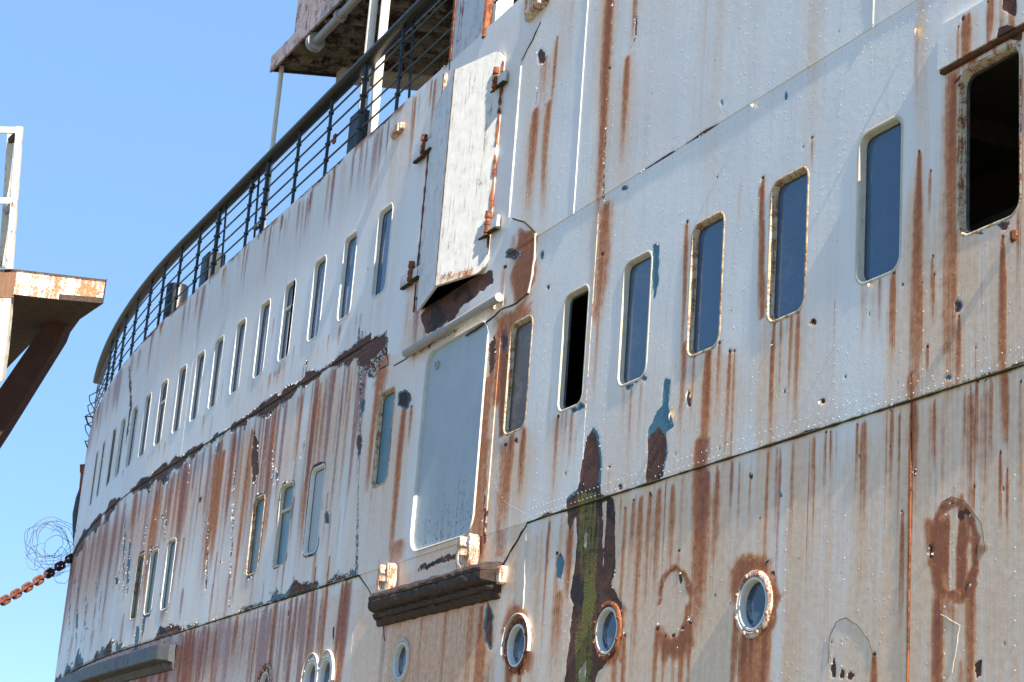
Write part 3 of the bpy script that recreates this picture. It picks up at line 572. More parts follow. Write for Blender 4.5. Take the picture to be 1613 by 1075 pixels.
# paint breaking up round the frames
near_fr = np.clip(1.35 - np.abs(SD) / .085, 0, 1)
isl = ((fx < -22.9) & (fz < 6)); CH['p'][:] = np.maximum(CH['p'], near_fr * (.56 + 1.5 * (fbm(GX * 3.1, GZ * 2.2, 3, 61) - .45)) * isl)
CH['b'][:] = np.maximum(CH['b'], near_fr * isl * np.clip(fbm(GX * 2, GZ * 2, 2, 62) * 3 - 1.2, 0, 1))
CH['s'][:] = np.maximum(CH['s'], np.clip(1 - np.abs(SD) / .06, 0, 1) * .5)
for (cx, z0, z1, w, r) in near + [bigw] + midw + upper[:6]:
    strong = .8 if (cx > -19 or (z0 < 5 and cx < -21)) else .35
    for _ in range(9): streak_w(cx + R.uniform(-w / 2, w / 2), z0 + .02, z0 - R.uniform(.15, .9), R.uniform(.008, .03), R.uniform(.3, .8) * strong, R.choice('rsds'), 1.)

# ------------------------------------------------------------------ plate meshes
ship = empty('ship', (-26, 14, -2)); 
tag(ship, 'rusting white passenger ship whose riveted side with rows of windows fills the view', 'ship')
SHIP_INV = Matrix.Translation(-ship.location)
def to_ship(o): o.parent = ship; o.matrix_parent_inverse = SHIP_INV; return o
HOFF = (fbm(GX * .55, GZ * .8, 2, 91) - .5) * .006 + (fbm(GX * 2.2, GZ * 2.0, 2, 92) - .5) * .0014
# frame ribs print through the plating a little
HOFF += .0003 * np.exp(-((((GX + .2) % .66) - .33) / .06)**2)
HOFF -= .003 * (CH['p'] > .55)
# diagonal lower plate edge beside the door
lower_step = np.zeros_like(GX)
EPS = 0
def plate(i0, i1, j0, j1, off, name='hull_plate'):
    """grid rows i0..i1, columns j0..j1 of the hull as one plate, with an edge turned inwards all round"""
    X = GX[i0:i1 + 1, j0:j1 + 1].copy(); Z = GZ[i0:i1 + 1, j0:j1 + 1].copy(); nr, nc = X.shape
    sd = SD[i0:i1 + 1, j0:j1 + 1]
    cell = np.maximum(.0125, np.gradient(X, axis=1)); thr = .55 * np.minimum(cell, .03)
    m = np.abs(sd) < thr * 1.3
    if m.any():
        e = 1e-3; gx = (sd_open(X + e, Z) - sd_open(X - e, Z)) / (2 * e); gz = (sd_open(X, Z + e) - sd_open(X, Z - e)) / (2 * e)
        m[0, :] = m[-1, :] = False; m[:, 0] = m[:, -1] = False
        X[m] -= sd[m] * gx[m]; Z[m] -= sd[m] * gz[m]
        sd = sd_open(X, Z)
    t = np.maximum(0, X0 - X); t2 = np.maximum(0, -50.5 - X); sl_ = -2 * KC * t - .1 * t2; ln = np.hypot(1, sl_)
    o = off + HOFF[i0:i1 + 1, j0:j1 + 1]
    V = np.stack([X + sl_ / ln * o, hullY(X) - o / ln, Z], -1).reshape(-1, 3)
    ids = np.arange(nr * nc).reshape(nr, nc)
    qc = (sd[:-1, :-1] + sd[1:, :-1] + sd[:-1, 1:] + sd[1:, 1:]) / 4
    keep = qc > 0
    Q = np.stack([ids[:-1, :-1], ids[:-1, 1:], ids[1:, 1:], ids[1:, :-1]], -1)[keep]
    # edge skirt
    per = np.concatenate([ids[0, :], ids[1:, -1], ids[-1, -2::-1], ids[-2:0:-1, 0]])
    sk = V[per].copy(); Xp = X.reshape(-1)[per]; tp = np.maximum(0, X0 - Xp); s2 = -2 * KC * tp; l2 = np.hypot(1, s2)
    dd_ = .035 + off; sk[:, 0] -= s2 / l2 * dd_; sk[:, 1] += dd_ / l2
    base = len(V); n = len(per); V = np.concatenate([V, sk, V[per]]); kk = np.arange(n)
    SQ = np.stack([base + n + kk, base + kk, base + (kk + 1) % n, base + n + (kk + 1) % n], -1)
    Q = np.concatenate([Q, SQ]).astype(np.int32)
    me = bpy.data.meshes.new(name); me.vertices.add(len(V)); me.vertices.foreach_set('co', V.astype(np.float32).ravel())
    me.loops.add(Q.size); me.loops.foreach_set('vertex_index', Q.ravel()); me.polygons.add(len(Q))
    me.polygons.foreach_set('loop_start', np.arange(0, Q.size, 4, dtype=np.int32))
    sm = np.ones(len(Q), bool); sm[-len(SQ):] = False
    me.update(); me.polygons.foreach_set('use_smooth', sm)
    uvl = me.uv_layers.new(name='UVMap'); UV = np.concatenate([np.stack([X.ravel(), Z.ravel()], -1), np.stack([X.ravel()[per] + .02, Z.ravel()[per] - .02], -1), np.stack([X.ravel()[per], Z.ravel()[per]], -1)])
    uvl.data.foreach_set('uv', UV[Q.ravel()].astype(np.float32).ravel())
    def att(nm, a, b, c):
        A = me.attributes.new(nm, 'FLOAT_COLOR', 'POINT'); f = [q[i0:i1 + 1, j0:j1 + 1].ravel() for q in (a, b, c)]
        f = [np.concatenate([q, q[per], q[per]]) for q in f]
        A.data.foreach_set('color', np.stack(f + [np.ones_like(f[0])], -1).astype(np.float32).ravel())
    att('wear', CH['s'], CH['r'], CH['d']); att('loss', CH['p'], CH['b'], CH['m'])
    me.validate()
    return to_ship(link(name, me, None, HULL))
def cidx(x): return int(np.argmin(abs(cols - x)))
def strake(i0, i1, bnds, offs):
    js = [0] + [cidx(b) for b in bnds] + [NC - 1]
    return [plate(i0, i1, js[k], js[k + 1], offs[k]) for k in range(len(js) - 1)]
OFF_U = [.012, .013, .012, .013, .013, .018, .013, .011]
OFF_M = [.007, .006, .007, .013, .007, .006, .007]
OFF_L = [.000, .001, .000, .001, .000, .002, .000]
strake(iB, NR - 1, BND_U, OFF_U); strake(iA, iB, BND_M, OFF_M); strake(0, iA, BND_L, OFF_L)
def off_at(x, z):
    if z >= ZB: b, o = BND_U, OFF_U
    elif z >= ZA: b, o = BND_M, OFF_M
    else: b, o = BND_L, OFF_L
    k = sum(1 for v in b if x > v); j = cidx(x); i = int(np.argmin(abs(rows - z)))
    return o[k] + float(HOFF[i, j])

# far end of the hull, far side, decks and the dark rooms inside
def sheet(name, pts, mat, thick=(0, 0, -.1)):
    bm = bmesh.new(); th = Vector(thick)
    a = [bm.verts.new(Vector(p)) for p in pts]; b = [bm.verts.new(Vector(p) + th) for p in pts]; n = len(pts)
    bm.faces.new(a); bm.faces.new(b[::-1])
    for i in range(n): bm.faces.new((a[i], b[i], b[(i + 1) % n], a[(i + 1) % n]))
    return to_ship(bm_obj(name, bm, mat))
edge = [P(x, 0, -.06) for x in (10, 0, -10, -20, -30, -34, -38, -42, -46, -50, -53, -55.5)]
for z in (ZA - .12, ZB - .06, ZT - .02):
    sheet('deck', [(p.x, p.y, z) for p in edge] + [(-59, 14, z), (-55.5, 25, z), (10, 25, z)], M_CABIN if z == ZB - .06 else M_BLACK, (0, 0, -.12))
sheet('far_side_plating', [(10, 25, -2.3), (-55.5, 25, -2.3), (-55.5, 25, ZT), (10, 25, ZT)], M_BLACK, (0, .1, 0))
e0 = P(-56, 0, 0); sheet('end_plating', [(e0.x, e0.y, -2.3), (-59.6, 16, -2.3), (-59.6, 16, ZT), (e0.x, e0.y, ZT)], M_HATCH, (-.1, -.05, 0))
sheet('end_plating', [(10, D, -2.3), (10, 25, -2.3), (10, 25, ZT), (10, D, ZT)], M_HATCH, (.1, 0, 0))
sheet('cabin_bulkhead', [(10, D + 2.4, -2), (-42, D + 2.4, -2), (-42, D + 2.4, ZT - .2), (10, D + 2.4, ZT - .2)], M_CABIN, (0, .1, 0))

bm = bmesh.new(); tube(bm, [(-16, D + 1.2, 5.0), (-12, D + 1.2, 5.25), (-8, D + 1.3, 5.4)], .11, 10); to_ship(bm_obj('cabin_pipe', bm, M_PIPE, None, True))
for x_ in (-9.4, -12, -15.2, -16.9, -18): 
    bm = bmesh.new(); box(bm, (x_, D + 1.2, 6.45), (.05, 0, 0), (0, 1.1, 0), (0, 0, .12)); to_ship(bm_obj('cabin_beam', bm, M_CABIN))
bm = bmesh.new(); box(bm, (-17.6, D + 1.6, 5.3), (.35, 0, 0), (0, .03, 0), (0, 0, 1.2)); to_ship(bm_obj('cabin_locker', bm, M_PIPE))
# ------------------------------------------------------------------ windows
def rrect(w, h, r, n=6):
    p = []
    for (sx, sz, a0) in ((1, 1, 0), (-1, 1, 90), (-1, -1, 180), (1, -1, 270)):
        for k in range(n + 1):
            a = math.radians(a0 + 90 * k / n); p.append((sx * (w / 2 - r) + r * math.cos(a), sz * (h / 2 - r) + r * math.sin(a)))
    return p
def sweep_profile(w, h, r, prof, n=6, jit=0.):
    """rings (inset, y) swept round a rounded rectangle; y>0 is inwards"""
    bm = bmesh.new(); rings = []
    for (ins, y) in prof:
        pts = rrect(w - 2 * ins, h - 2 * ins, max(.012, r - ins), n)
        rings.append([bm.verts.new((x + random.uniform(-jit, jit), y + random.uniform(-jit, jit), z + random.uniform(-jit, jit))) for x, z in pts])
    for a, b in zip(rings, rings[1:]):
        N = len(a)
        for i in range(N): bm.faces.new((a[i], a[(i + 1) % N], b[(i + 1) % N], b[i]))
    return bm
PROF = [(-.022, .004), (-.022, -.003), (-.012, -.007), (.0, -.006), (.006, .0), (.012, .022), (.026, .058)]
PROF_G = [(.024, .050), (.032, .046), (.036, .056), (.038, .068)]
_mc = {}
def win_mesh(kind, w, h, r):
    key = (kind, round(w, 2), round(h, 2), round(r, 2))
    if key in _mc: return _mc[key]
    if kind == 'frame': bm = sweep_profile(w, h, r, PROF, 6, .0012)
    elif kind == 'gasket': bm = sweep_profile(w, h, r, PROF_G, 6, .0015)
    elif kind == 'pane':
        bm = bmesh.new(); pts = rrect(w - .07, h - .07, r - .03, 6)
        f = [bm.verts.new((x, .056, z)) for x, z in pts]; b = [bm.verts.new((x, .066, z)) for x, z in pts]; N = len(f)
        bm.faces.new(f); bm.faces.new(b[::-1])
        for i in range(N): bm.faces.new((f[i], f[(i + 1) % N], b[(i + 1) % N], b[i]))
    elif kind == 'bar':
        bm = bmesh.new(); box(bm, (0, .038, h * .185), (w / 2 - .02, 0, 0), (0, .018, 0), (0, 0, .022))
    bmesh.ops.recalc_face_normals(bm, faces=bm.faces)
    me = bpy.data.meshes.new('window_' + kind); bm.to_mesh(me); bm.free()
    if kind in ('frame', 'gasket'):
        me.polygons.foreach_set('use_smooth', [True] * len(me.polygons))
        try: me.set_sharp_from_angle(angle=math.radians(50))
        except Exception: pass
    _mc[key] = me; return me
def inst(name, me, mat, parent, loc=(0, 0, 0), rz=0.):
    o = bpy.data.objects.new(name, me); C.objects.link(o); o.location = loc; o.rotation_euler = (0, 0, rz)
    if not me.materials: me.materials.append(mat)
    o.material_slots[0].link = 'OBJECT'; o.material_slots[0].material = mat
    if parent is not None: o.parent = parent
    return o
def window(op, fm, pm, bar=False, pane=True, label=None):
    cx, z0, z1, w, r = op; z = (z0 + z1) / 2; h = z1 - z0
    n = nrm(cx); loc = P(cx, z, off_at(cx, z1 - .02)); rz = math.atan(slope(cx))
    f = inst('window', win_mesh('frame', w, h, r), fm, None, loc, rz); to_ship(f)
    inst('gasket', win_mesh('gasket', w, h, r), M_GASKET, f)
    if pane: inst('pane', win_mesh('pane', w, h, r), pm, f)
    if bar: inst('transom_bar', win_mesh('bar', w, h, r), fm, f)
    if label: f['label'] = label
    return f
nf = [M_CREAM, M_CREAM_R, M_CREAM_R, M_CREAM, M_CREAM, M_CREAM_R]; npn = [M_GLASS, M_GLASS_S, M_GLASS, M_GLASS_S, None, M_SMOKE]
for i, o in enumerate(near):
    window(o, nf[i], npn[i], pane=npn[i] is not None, label={4: 'open window without glass, black inside', 5: 'window with dusty brown glass'}.get(i))
window(bigw, M_CREAM_R, None, pane=False, label='large open window without glass under the rusty hood')
for i, o in enumerate(upper):
    window(o, M_WHITE, (M_GLASS, M_GLASS_P, M_GLASS_P)[i % 3] if i not in (3, 9) else M_GLASS, bar=i in (3, 9, 14))
mp = [M_TEAL, M_BOARD, M_TEAL, M_TEAL, M_TEAL, M_TEAL, M_TEAL]; mf = [M_CREAM_R, M_WHITE, M_CREAM, M_CREAM_R, M_WHITE, M_WHITE, M_CREAM_R]
for i, o in enumerate(midw):
    window(o, mf[i], mp[i], bar=i == 2, label={1: 'window blanked with a pale board', 2: 'window with a small top light above a bar'}.get(i))

# ------------------------------------------------------------------ portholes
def ringmesh(prof, n=32):
    bm = bmesh.new(); rg = []
    for r, y in prof: rg.append([bm.verts.new((r * math.cos(2 * math.pi * k / n), y, r * math.sin(2 * math.pi * k / n))) for k in range(n)])
    for a, b in zip(rg, rg[1:]):
        for k in range(n): bm.faces.new((a[k], a[(k + 1) % n], b[(k + 1) % n], b[k]))
    return bm
def mesh_of(name, bm, smooth=True, ang=45):
    bmesh.ops.recalc_face_normals(bm, faces=bm.faces); me = bpy.data.meshes.new(name); bm.to_mesh(me); bm.free()
    if smooth:
        me.polygons.foreach_set('use_smooth', [True] * len(me.polygons))
        try: me.set_sharp_from_angle(angle=math.radians(ang))
        except Exception: pass
    return me
me_fl = mesh_of('porthole_flange', ringmesh([(.275, .006), (.275, -.012), (.262, -.02), (.232, -.02), (.225, -.012), (.222, .07)]))
me_in = mesh_of('porthole_ring', ringmesh([(.222, -.004), (.216, -.016), (.198, -.016), (.190, -.004), (.186, .05)]))
bm = bmesh.new(); bmesh.ops.create_circle(bm, cap_ends=True, radius=.190, segments=32, matrix=Matrix.Rotation(math.pi / 2, 4, 'X') ); 
for v in bm.verts: v.co.y += .045
me_gl = mesh_of('porthole_glass', bm, False)
bm = bmesh.new(); bmesh.ops.create_uvsphere(bm, u_segments=8, v_segments=5, radius=.017); me_bolt = mesh_of('bolt', bm)
def eyebrow_mesh():
    bm = bmesh.new(); pts = []
    prof = [(.0, .0), (.0, -.032), (.006, -.036), (.012, -.032), (.012, .0)]
    rg = []
    for k in range(25):
        a = math.radians(-14 + 208 * k / 24); rg.append([bm.verts.new(((.315 + o) * math.cos(a), y, (.315 + o) * math.sin(a))) for o, y in prof])
    for a, b in zip(rg, rg[1:]):
        for k in range(len(prof) - 1): bm.faces.new((a[k], a[k + 1], b[k + 1], b[k]))
    bm.faces.new(rg[0]); bm.faces.new(rg[-1][::-1]); return bm
me_eb = mesh_of('eyebrow', eyebrow_mesh())
fl_m = [M_RUST_W, M_RUST, M_RUST, M_CREAM, M_WHITE, M_WHITE, M_RUST]
M_PGLASS = glass_mat('porthole_blue_glass', (.02, .045, .08), .5, .1, (.25, .33, .42))
for i, (cx, cz, r) in enumerate(ports):
    loc = P(cx, cz, off_at(cx, cz) + .004); rz = math.atan(slope(cx))
    f = inst('porthole', me_fl, fl_m[i], None, loc, rz); to_ship(f)
    inst('glazing_ring', me_in, M_WHITE, f); inst('glass', me_gl, M_PGLASS, f)
    for k in range(8):
        a = 2 * math.pi * (k + .5) / 8; inst('bolt', me_bolt, fl_m[i] if i < 3 else M_WHITE, f, (.248 * math.cos(a), -.022, .248 * math.sin(a)))
    if i in (2, 4, 5, 6): inst('rain_hood', me_eb, M_WHITE if i != 6 else M_RUST_W, f)

# ------------------------------------------------------------------ rivets (far too many to pick apart) and curled flakes
def rivet_field(name, pts, r=.0078, hgt=.0026):
    V, Fc = [], []
    for (x, z) in pts:
        o = off_at(x, z); c = P(x, z, o); s = slope(x); l = math.hypot(1, s); tx = Vector((1 / l, s / l, 0)); n = Vector((s / l, -1 / l, 0)); b = len(V)
        R_ = r * R.uniform(.8, 1.15)
        for (rr, hh) in ((1., -.002), (.72, hgt * .75)):
            for k in range(7):
                a = 2 * math.pi * k / 7; V.append(c + tx * (R_ * rr * math.cos(a)) + Vector((0, 0, R_ * rr * math.sin(a))) + n * hh)
        V.append(c + n * hgt)
        for k in range(7):
            k2 = (k + 1) % 7; Fc.append((b + k, b + k2, b + 7 + k2, b + 7 + k)); Fc.append((b + 7 + k, b + 7 + k2, b + 14))
    me = bpy.data.meshes.new(name); me.from_pydata([tuple(v) for v in V], [], Fc); me.polygons.foreach_set('use_smooth', [True] * len(Fc))
    o = to_ship(link(name, me, None, M_WELD)); o['kind'] = 'stuff'; return o
def clear(x, z, m=.035):
    return float(sd_open(np.array([x]), np.array([z]))[0]) > m and not (-21.1 < x < -18.7 and 6.6 < z < 9.55)
U_, M_, L_ = [], [], []
x = -8.6
while x > -44:
    if not (-22 < x < -17.2): M_.append((x, ZA + .045)); M_.append((x - .035, ZA + .125))
    if x > -18.2 or x < -22.5: M_.append((x, ZB - .06)); M_.append((x - .04, ZB - .125))
    if x < -20.8: U_.append((x, ZT - .22))
    x -= .085
for cx in (-9.9, -11.1, -12.0, -12.55, -13.3, -14.45, -15.05, -15.85, -16.45, -17.0, -17.85, -22.05):
    z = ZB + .15
    while z < ZT and cx > -20:
        if R.random() < .9 and clear(cx, z): U_.append((cx, z))
        z += .145
for cx in (-9.35, -10.62, -11.75, -12.95, -14.3, -15.65, -16.0, -17.1, -22.15, -21.75):
    z = ZA + .2
    while z < ZB - .2:
        if R.random() < .85 and clear(cx, z): M_.append((cx, z))
        z += .145
for cx in (-9.62, -10.35, -11.55, -12.35, -14.0, -16.2, -17.05):
    z = 1.35
    while z < ZA - .1:
        if R.random() < .8 and clear(cx, z, .1): L_.append((cx, z))
        z += .16
for (a, b) in (((830, 812), (795, 790)), ((795, 790), (770, 745))):
    for k in range(8): t = k / 8; M_.append(at(a[0] + (b[0] - a[0]) * t, a[1] + (b[1] - a[1]) * t))
for nm, pts in (('rivet_rows', U_), ('rivet_rows', M_), ('rivet_rows', L_)): rivet_field(nm, [p for p in pts if clear(*p) and R.random() < .86])

def flakes():
    V, Fc = [], []
    p = CH['p']; e = (p > .44) & (p < .62) & (GX > -44) & (GX < -9) & (GZ > 1.4) & (SD > .03)
    rr, cc = np.nonzero(e); 
    w_ = mpp[cc]; sel = RNG.permutation(len(rr))[:3000]
    for k in sel:
        i, j = rr[k], cc[k]; x, z = float(cols[j]), float(rows[i])
        if not clear(x, z, .03) or x > -22 and R.random() < .72: continue
        sc = R.uniform(.3, .9) * (1 if x > -20 else 1.7); L = .022 * sc; H = .030 * sc
        o = off_at(x, z) + .001; s = slope(x); l = math.hypot(1, s); tx = Vector((1 / l, s / l, 0)); n = Vector((s / l, -1 / l, 0)); c = P(x, z, o); b = len(V)
        a = R.uniform(-.9, .9) + (math.pi if R.random() < .25 else 0); e1 = tx * math.cos(a) + Vector((0, 0, 1)) * math.sin(a); e2 = n.cross(e1)
        curl = R.uniform(.1, .5)
        for q in range(4):
            t = q / 3; lift = curl * L * t * t; wd_ = H * (1 - .55 * t) * R.uniform(.8, 1.1)
            base_ = c - e1 * (L * (t - .2)) + n * lift
            V.append(base_ + e2 * wd_ * .5); V.append(base_ - e2 * wd_ * .5)
        for q in range(3): Fc.append((b + 2 * q, b + 2 * q + 1, b + 2 * q + 3, b + 2 * q + 2))
    me = bpy.data.meshes.new('paint_flakes'); me.from_pydata([tuple(v) for v in V], [], Fc)
    o = to_ship(link('paint_flakes', me, None, M_FLAKE)); o['kind'] = 'stuff'
flakes()

# ------------------------------------------------------------------ weld lines and plate outlines
def bead(pts, r, mat, off=0., name='weld_line'):
    bm = bmesh.new(); q = []
    for a, b in zip(pts, pts[1:]):
        n = max(2, int(math.hypot(b[0] - a[0], b[1] - a[1]) / 8))
        for k in range(n): q.append((a[0] + (b[0] - a[0]) * k / n + random.uniform(-.7, .7), a[1] + (b[1] - a[1]) * k / n + random.uniform(-.7, .7)))
    q.append(pts[-1]); w = []
    for p in q:
        x, z = at(*p); w.append(P(x, z, off_at(x, z) + off))
    tube(bm, w, r, 6, rr=[r * random.uniform(.7, 1.25) for _ in w]); return to_ship(bm_obj(name, bm, mat, None, True))
bead([(855, 35), (838, 70), (824, 97)], .010, M_MOSSY); bead([(810, 345), (828, 351), (846, 368)], .013, M_MOSSY)
bead([(846, 368), (845, 400), (839, 440), (834, 462)], .014, M_WELD, .004); bead([(834, 462), (815, 478), (792, 487), (780, 500), (735, 530)], .011, M_MOSSY)
bead([(655, 556), (640, 566), (622, 577)], .010, M_MOSSY); bead([(895, 803), (858, 814), (831, 824), (812, 856), (790, 894)], .013, M_MOSSY)
bead([(565, 905), (578, 925), (602, 968), (606, 1010)], .009, M_MOSSY); bead([(831, 826), (824, 960)], .008, M_WELD)
bead([(610, 552), (613, 575), (600, 582)], .008, M_MOSSY)
bead([(1305, 1045), (1308, 1000), (1318, 980), (1332, 973), (1350, 985), (1370, 1010), (1378, 1045)], .003, M_MOSSY)
bead([(1040, 930), (1052, 905), (1065, 892), (1080, 905), (1090, 925)], .0028, M_MOSSY)
bead([(1485, 790), (1500, 783), (1520, 790), (1545, 825), (1552, 870)], .003, M_MOSSY)
bead([(1482, 968), (1512, 985), (1500, 1060)], .003, M_CREAM)
for (x, z0, z1, m, r) in ((-18.30, 7.17, 9.14, M_WHITE, .022), (-10.75, 1.2, ZA - .02, M_RUST, .008), (-16.62, ZB + .02, ZT - .1, M_WELD, .006), (-11.32, ZB + .02, 8.0, M_WELD, .006), (-16.05, 4.4, ZB - .1, M_CREAM_R, .005)):
    bm = bmesh.new(); n = 40; tube(bm, [P(x, z0 + (z1 - z0) * k / n, off_at(x - .02, z0 + (z1 - z0) * k / n) - r * .2) for k in range(n + 1)], r, 6, rr=[r * random.uniform(.85, 1.15) for _ in range(n + 1)])
    to_ship(bm_obj('weld_line', bm, m, None, True))
# mossy dirt lying along the plate laps
for (z, xa, xb, r) in ((ZA - .006, -17.0, -8, .011), (ZA - .006, -45, -22.2, .012), (ZB - .006, -45, -22.4, .009)):
    bm = bmesh.new(); n = int((xb - xa) / .12); xs = [xa + (xb - xa) * k / n for k in range(n + 1)]
    tube(bm, [P(x, z, .012) for x in xs], r, 5, rr=[r * random.uniform(.5, 1.5) for _ in xs]); to_ship(bm_obj('seam_line', bm, M_MOSSY, None, True))

# ------------------------------------------------------------------ big blue-grey side door
cx, z0, z1, w, r = bigdoor; zc = (z0 + z1) / 2; h = z1 - z0; loc = P(cx, zc, .02)
bm = sweep_profile(w, h, r, [(-.012, .01), (-.012, -.006), (-.004, -.010), (.004, -.004), (.006, .05)], 10)
door = to_ship(bm_obj('side_door', bm, M_WHITE, None, True, loc)); door['label'] = 'tall flat blue-grey door with rounded corners'
pts = rrect(w - .01, h - .01, r, 10)
def split_panel(pts, x0, x1, y, t=.012):
    P2 = [(max(x0, min(x1, x)), z) for x, z in pts]; out = [P2[0]]
    for p in P2[1:]:
        if math.hypot(p[0] - out[-1][0], p[1] - out[-1][1]) > 1e-4: out.append(p)
    bm = bmesh.new(); f = [bm.verts.new((x, y, z)) for x, z in out]; b = [bm.verts.new((x, y + t, z)) for x, z in out]; N = len(f)
    bm.faces.new(f); bm.faces.new(b[::-1])
    for i in range(N): bm.faces.new((f[i], f[(i + 1) % N], b[(i + 1) % N], b[i]))
    return bm
for x0, x1, y in ((-2, -.04, .030), (-.037, 2, .026)): bm_obj('door_panel', split_panel(pts, x0, x1, y), M_BLUEGREY, door)
bm = bmesh.new(); tube(bm, [(-.62 + .045 * math.cos(a), .012, 1.02 + .045 * math.sin(a)) for a in [2 * math.pi * k / 14 for k in range(14)]], .012, 6, closed=True)
bm_obj('ring_bolt', bm, M_BLUEGREY, door, True)
# rain gutter pipe over the door
pa, pb = P(-21.05, 6.17, .085), P(-18.25, 6.20, .085)
bm = bmesh.new(); tube(bm, [pa, pa.lerp(pb, .33), pa.lerp(pb, .66), pb], .052, 14); gp = to_ship(bm_obj('gutter_pipe', bm, M_PIPE, None, True))
for t in (.12, .5, .9):
    c = pa.lerp(pb, t); bm = bmesh.new(); box(bm, (c.x, c.y + .055, c.z - .03), (.02, 0, 0), (0, .035, 0), (0, 0, .03)); o = bm_obj('bracket', bm, M_CREAM_R, gp)

# ------------------------------------------------------------------ folded hatch doors standing proud above it
hd = empty('hatch_doors', P(-19.9, 6.7, 0)); to_ship(hd); inv = Matrix.Translation(-Vector(hd.location) )
def par(o, p): o.parent = p; o.matrix_parent_inverse = p.matrix_world.inverted() if p.type != 'EMPTY' else Matrix.Translation(-p.location); return o
RX, RY = -19.72, .285
zb_, zt_ = 6.67, 9.47
def slab(a, b, zb, zt, th, cr=None, cl=None, mat=None, nm='door_leaf', sag=0):
    """upright slab between plan points a (left) and b (right); optional rounded corners"""
    a, b = Vector(a), Vector(b); d = (b - a); L = d.length; d.normalize(); n = Vector((d.y, -d.x))
    out = []
    def cor(cx, cz, r, a0):
        for k in range(7): t = math.radians(a0 + 15 * k); out.append((cx + r * math.cos(t), cz + r * math.sin(t)))
    if cr: cor(L - cr, zb + cr, cr, 270); cor(L - cr, zt - cr, cr, 0)
    else: out += [(L, zb), (L, zt)]
    if cl: cor(cl, zt - cl, cl, 90); cor(cl, zb + cl * .3, cl * .3, 180)
    else: out += [(0, zt), (0, zb)]
    bm = bmesh.new(); F = [bm.verts.new((a.x + d.x * s, a.y + d.y * s, z)) for s, z in out]; B = [bm.verts.new((a.x + d.x * s - n.x * th, a.y + d.y * s - n.y * th, z)) for s, z in out]; N = len(F)
    bm.faces.new(F); bm.faces.new(B[::-1])
    for i in range(N): bm.faces.new((F[i], F[(i + 1) % N], B[(i + 1) % N], B[i]))
    return bm
bpy.context.view_layer.update()
leafL = bm_obj('door_leaf', slab((-21.02, D - .035), (RX - .01, D - RY), zb_, zt_, .03, None, .22), M_HATCH); par(leafL, hd)
leafR = bm_obj('door_leaf', slab((RX, D - RY), (-18.80, D - .04), zb_ + .0, zt_, .03, .20, None), M_HATCH); par(leafR, hd)
leafR['label'] = 'sunlit right-hand leaf, scuffed and rust-edged'; leafL['label'] = 'shaded left-hand leaf'
# rusty lower lip and edge strip of the right leaf
bm = bmesh.new()
a, b = Vector((RX, D - RY - .004, 0)), Vector((-19.02, D - .115, 0))
n = 26
for k in range(n):
    t0, t1 = k / n, (k + 1) / n; hh = .05 + .09 * random.random()**2
    p0, p1 = a.lerp(b, t0), a.lerp(b, t1); v = [bm.verts.new((p0.x, p0.y, zb_ + .003)), bm.verts.new((p1.x, p1.y, zb_ + .003)), bm.verts.new((p1.x, p1.y, zb_ + hh)), bm.verts.new((p0.x, p0.y, zb_ + .05 + .09 * random.random()**2))]
    bm.faces.new(v)
par(bm_obj('rusted_edge', bm, M_RUST_W), hd)
def strip(x, z0, z1, w, off, mat, name, r=None):
    bm = bmesh.new(); n = 36
    tube(bm, [P(x + random.uniform(-.006, .006), z0 + (z1 - z0) * k / n, off) for k in range(n + 1)], w, 6, rr=[w * random.uniform(.5, 1.4) for _ in range(n + 1)]); return par(bm_obj(name, bm, mat, None, True), hd)
strip(-18.81, 6.95, 9.3, .018, .035, M_RUST, 'rusted_edge'); strip(-21.05, 6.72, 9.0, .014, .035, M_RUST, 'rusted_edge')
bm = bmesh.new(); tube(bm, [(RX - .004, D - RY - .004, zb_ + (zt_ - zb_) * k / 40) for k in range(41)], .008, 6, rr=[.008 * random.uniform(.5, 1.3) for _ in range(41)]); par(bm_obj('rusted_edge', bm, M_DARKRUST, None, True), hd)
M_PLATE = M_CREAM
def hinge(x, z, dx):
    h_ = empty('hinge', P(x, z, .06)); par(h_, hd)
    bm = bmesh.new(); c = P(x, z, .075); tube(bm, [c + Vector((0, 0, -.14)), c + Vector((0, 0, -.05)), c + Vector((0, 0, .05)), c + Vector((0, 0, .15))], .034, 10, rr=[.03, .04, .034, .042])
    for zz in (-.09, .0, .09): tube(bm, [c + Vector((0, 0, zz - .02)), c + Vector((0, 0, zz + .02))], .046, 10)
    o = bm_obj('knuckle', bm, M_RUST, None, True); o.parent = hd
    o.matrix_parent_inverse = Matrix.Translation(-hd.location)
    for s in (-1, 1):
        bm = bmesh.new(); L = .24 if s > 0 else .30
        box(bm, P(x + s * L * .55, z - .03 + (0 if s > 0 else -.02), .05 + (0 if s > 0 else .03)), (L * .5, 0, 0), (0, .02, 0), (0, 0, .075)); bevel(bm, .012, 1)
        o = bm_obj('hinge_strap', bm, M_HATCH); o.parent = hd; o.matrix_parent_inverse = Matrix.Translation(-hd.location)
        bm = bmesh.new(); box(bm, P(x + s * L * .55, z - .115 + (0 if s > 0 else -.02), .062), (L * .5, 0, 0), (0, .03, 0), (0, 0, .014)); bevel(bm, .006, 1)
        o = bm_obj('hinge_strap', bm, M_MOSSY); o.parent = hd; o.matrix_parent_inverse = Matrix.Translation(-hd.location)
    bpy.data.objects.remove(h_)
for (p_, q_) in (((790, 128), 0), ((778, 355), 0), ((676, 232), 0), ((656, 432), 0)): x_, z_ = at(*p_); hinge(x_, z_, 1)

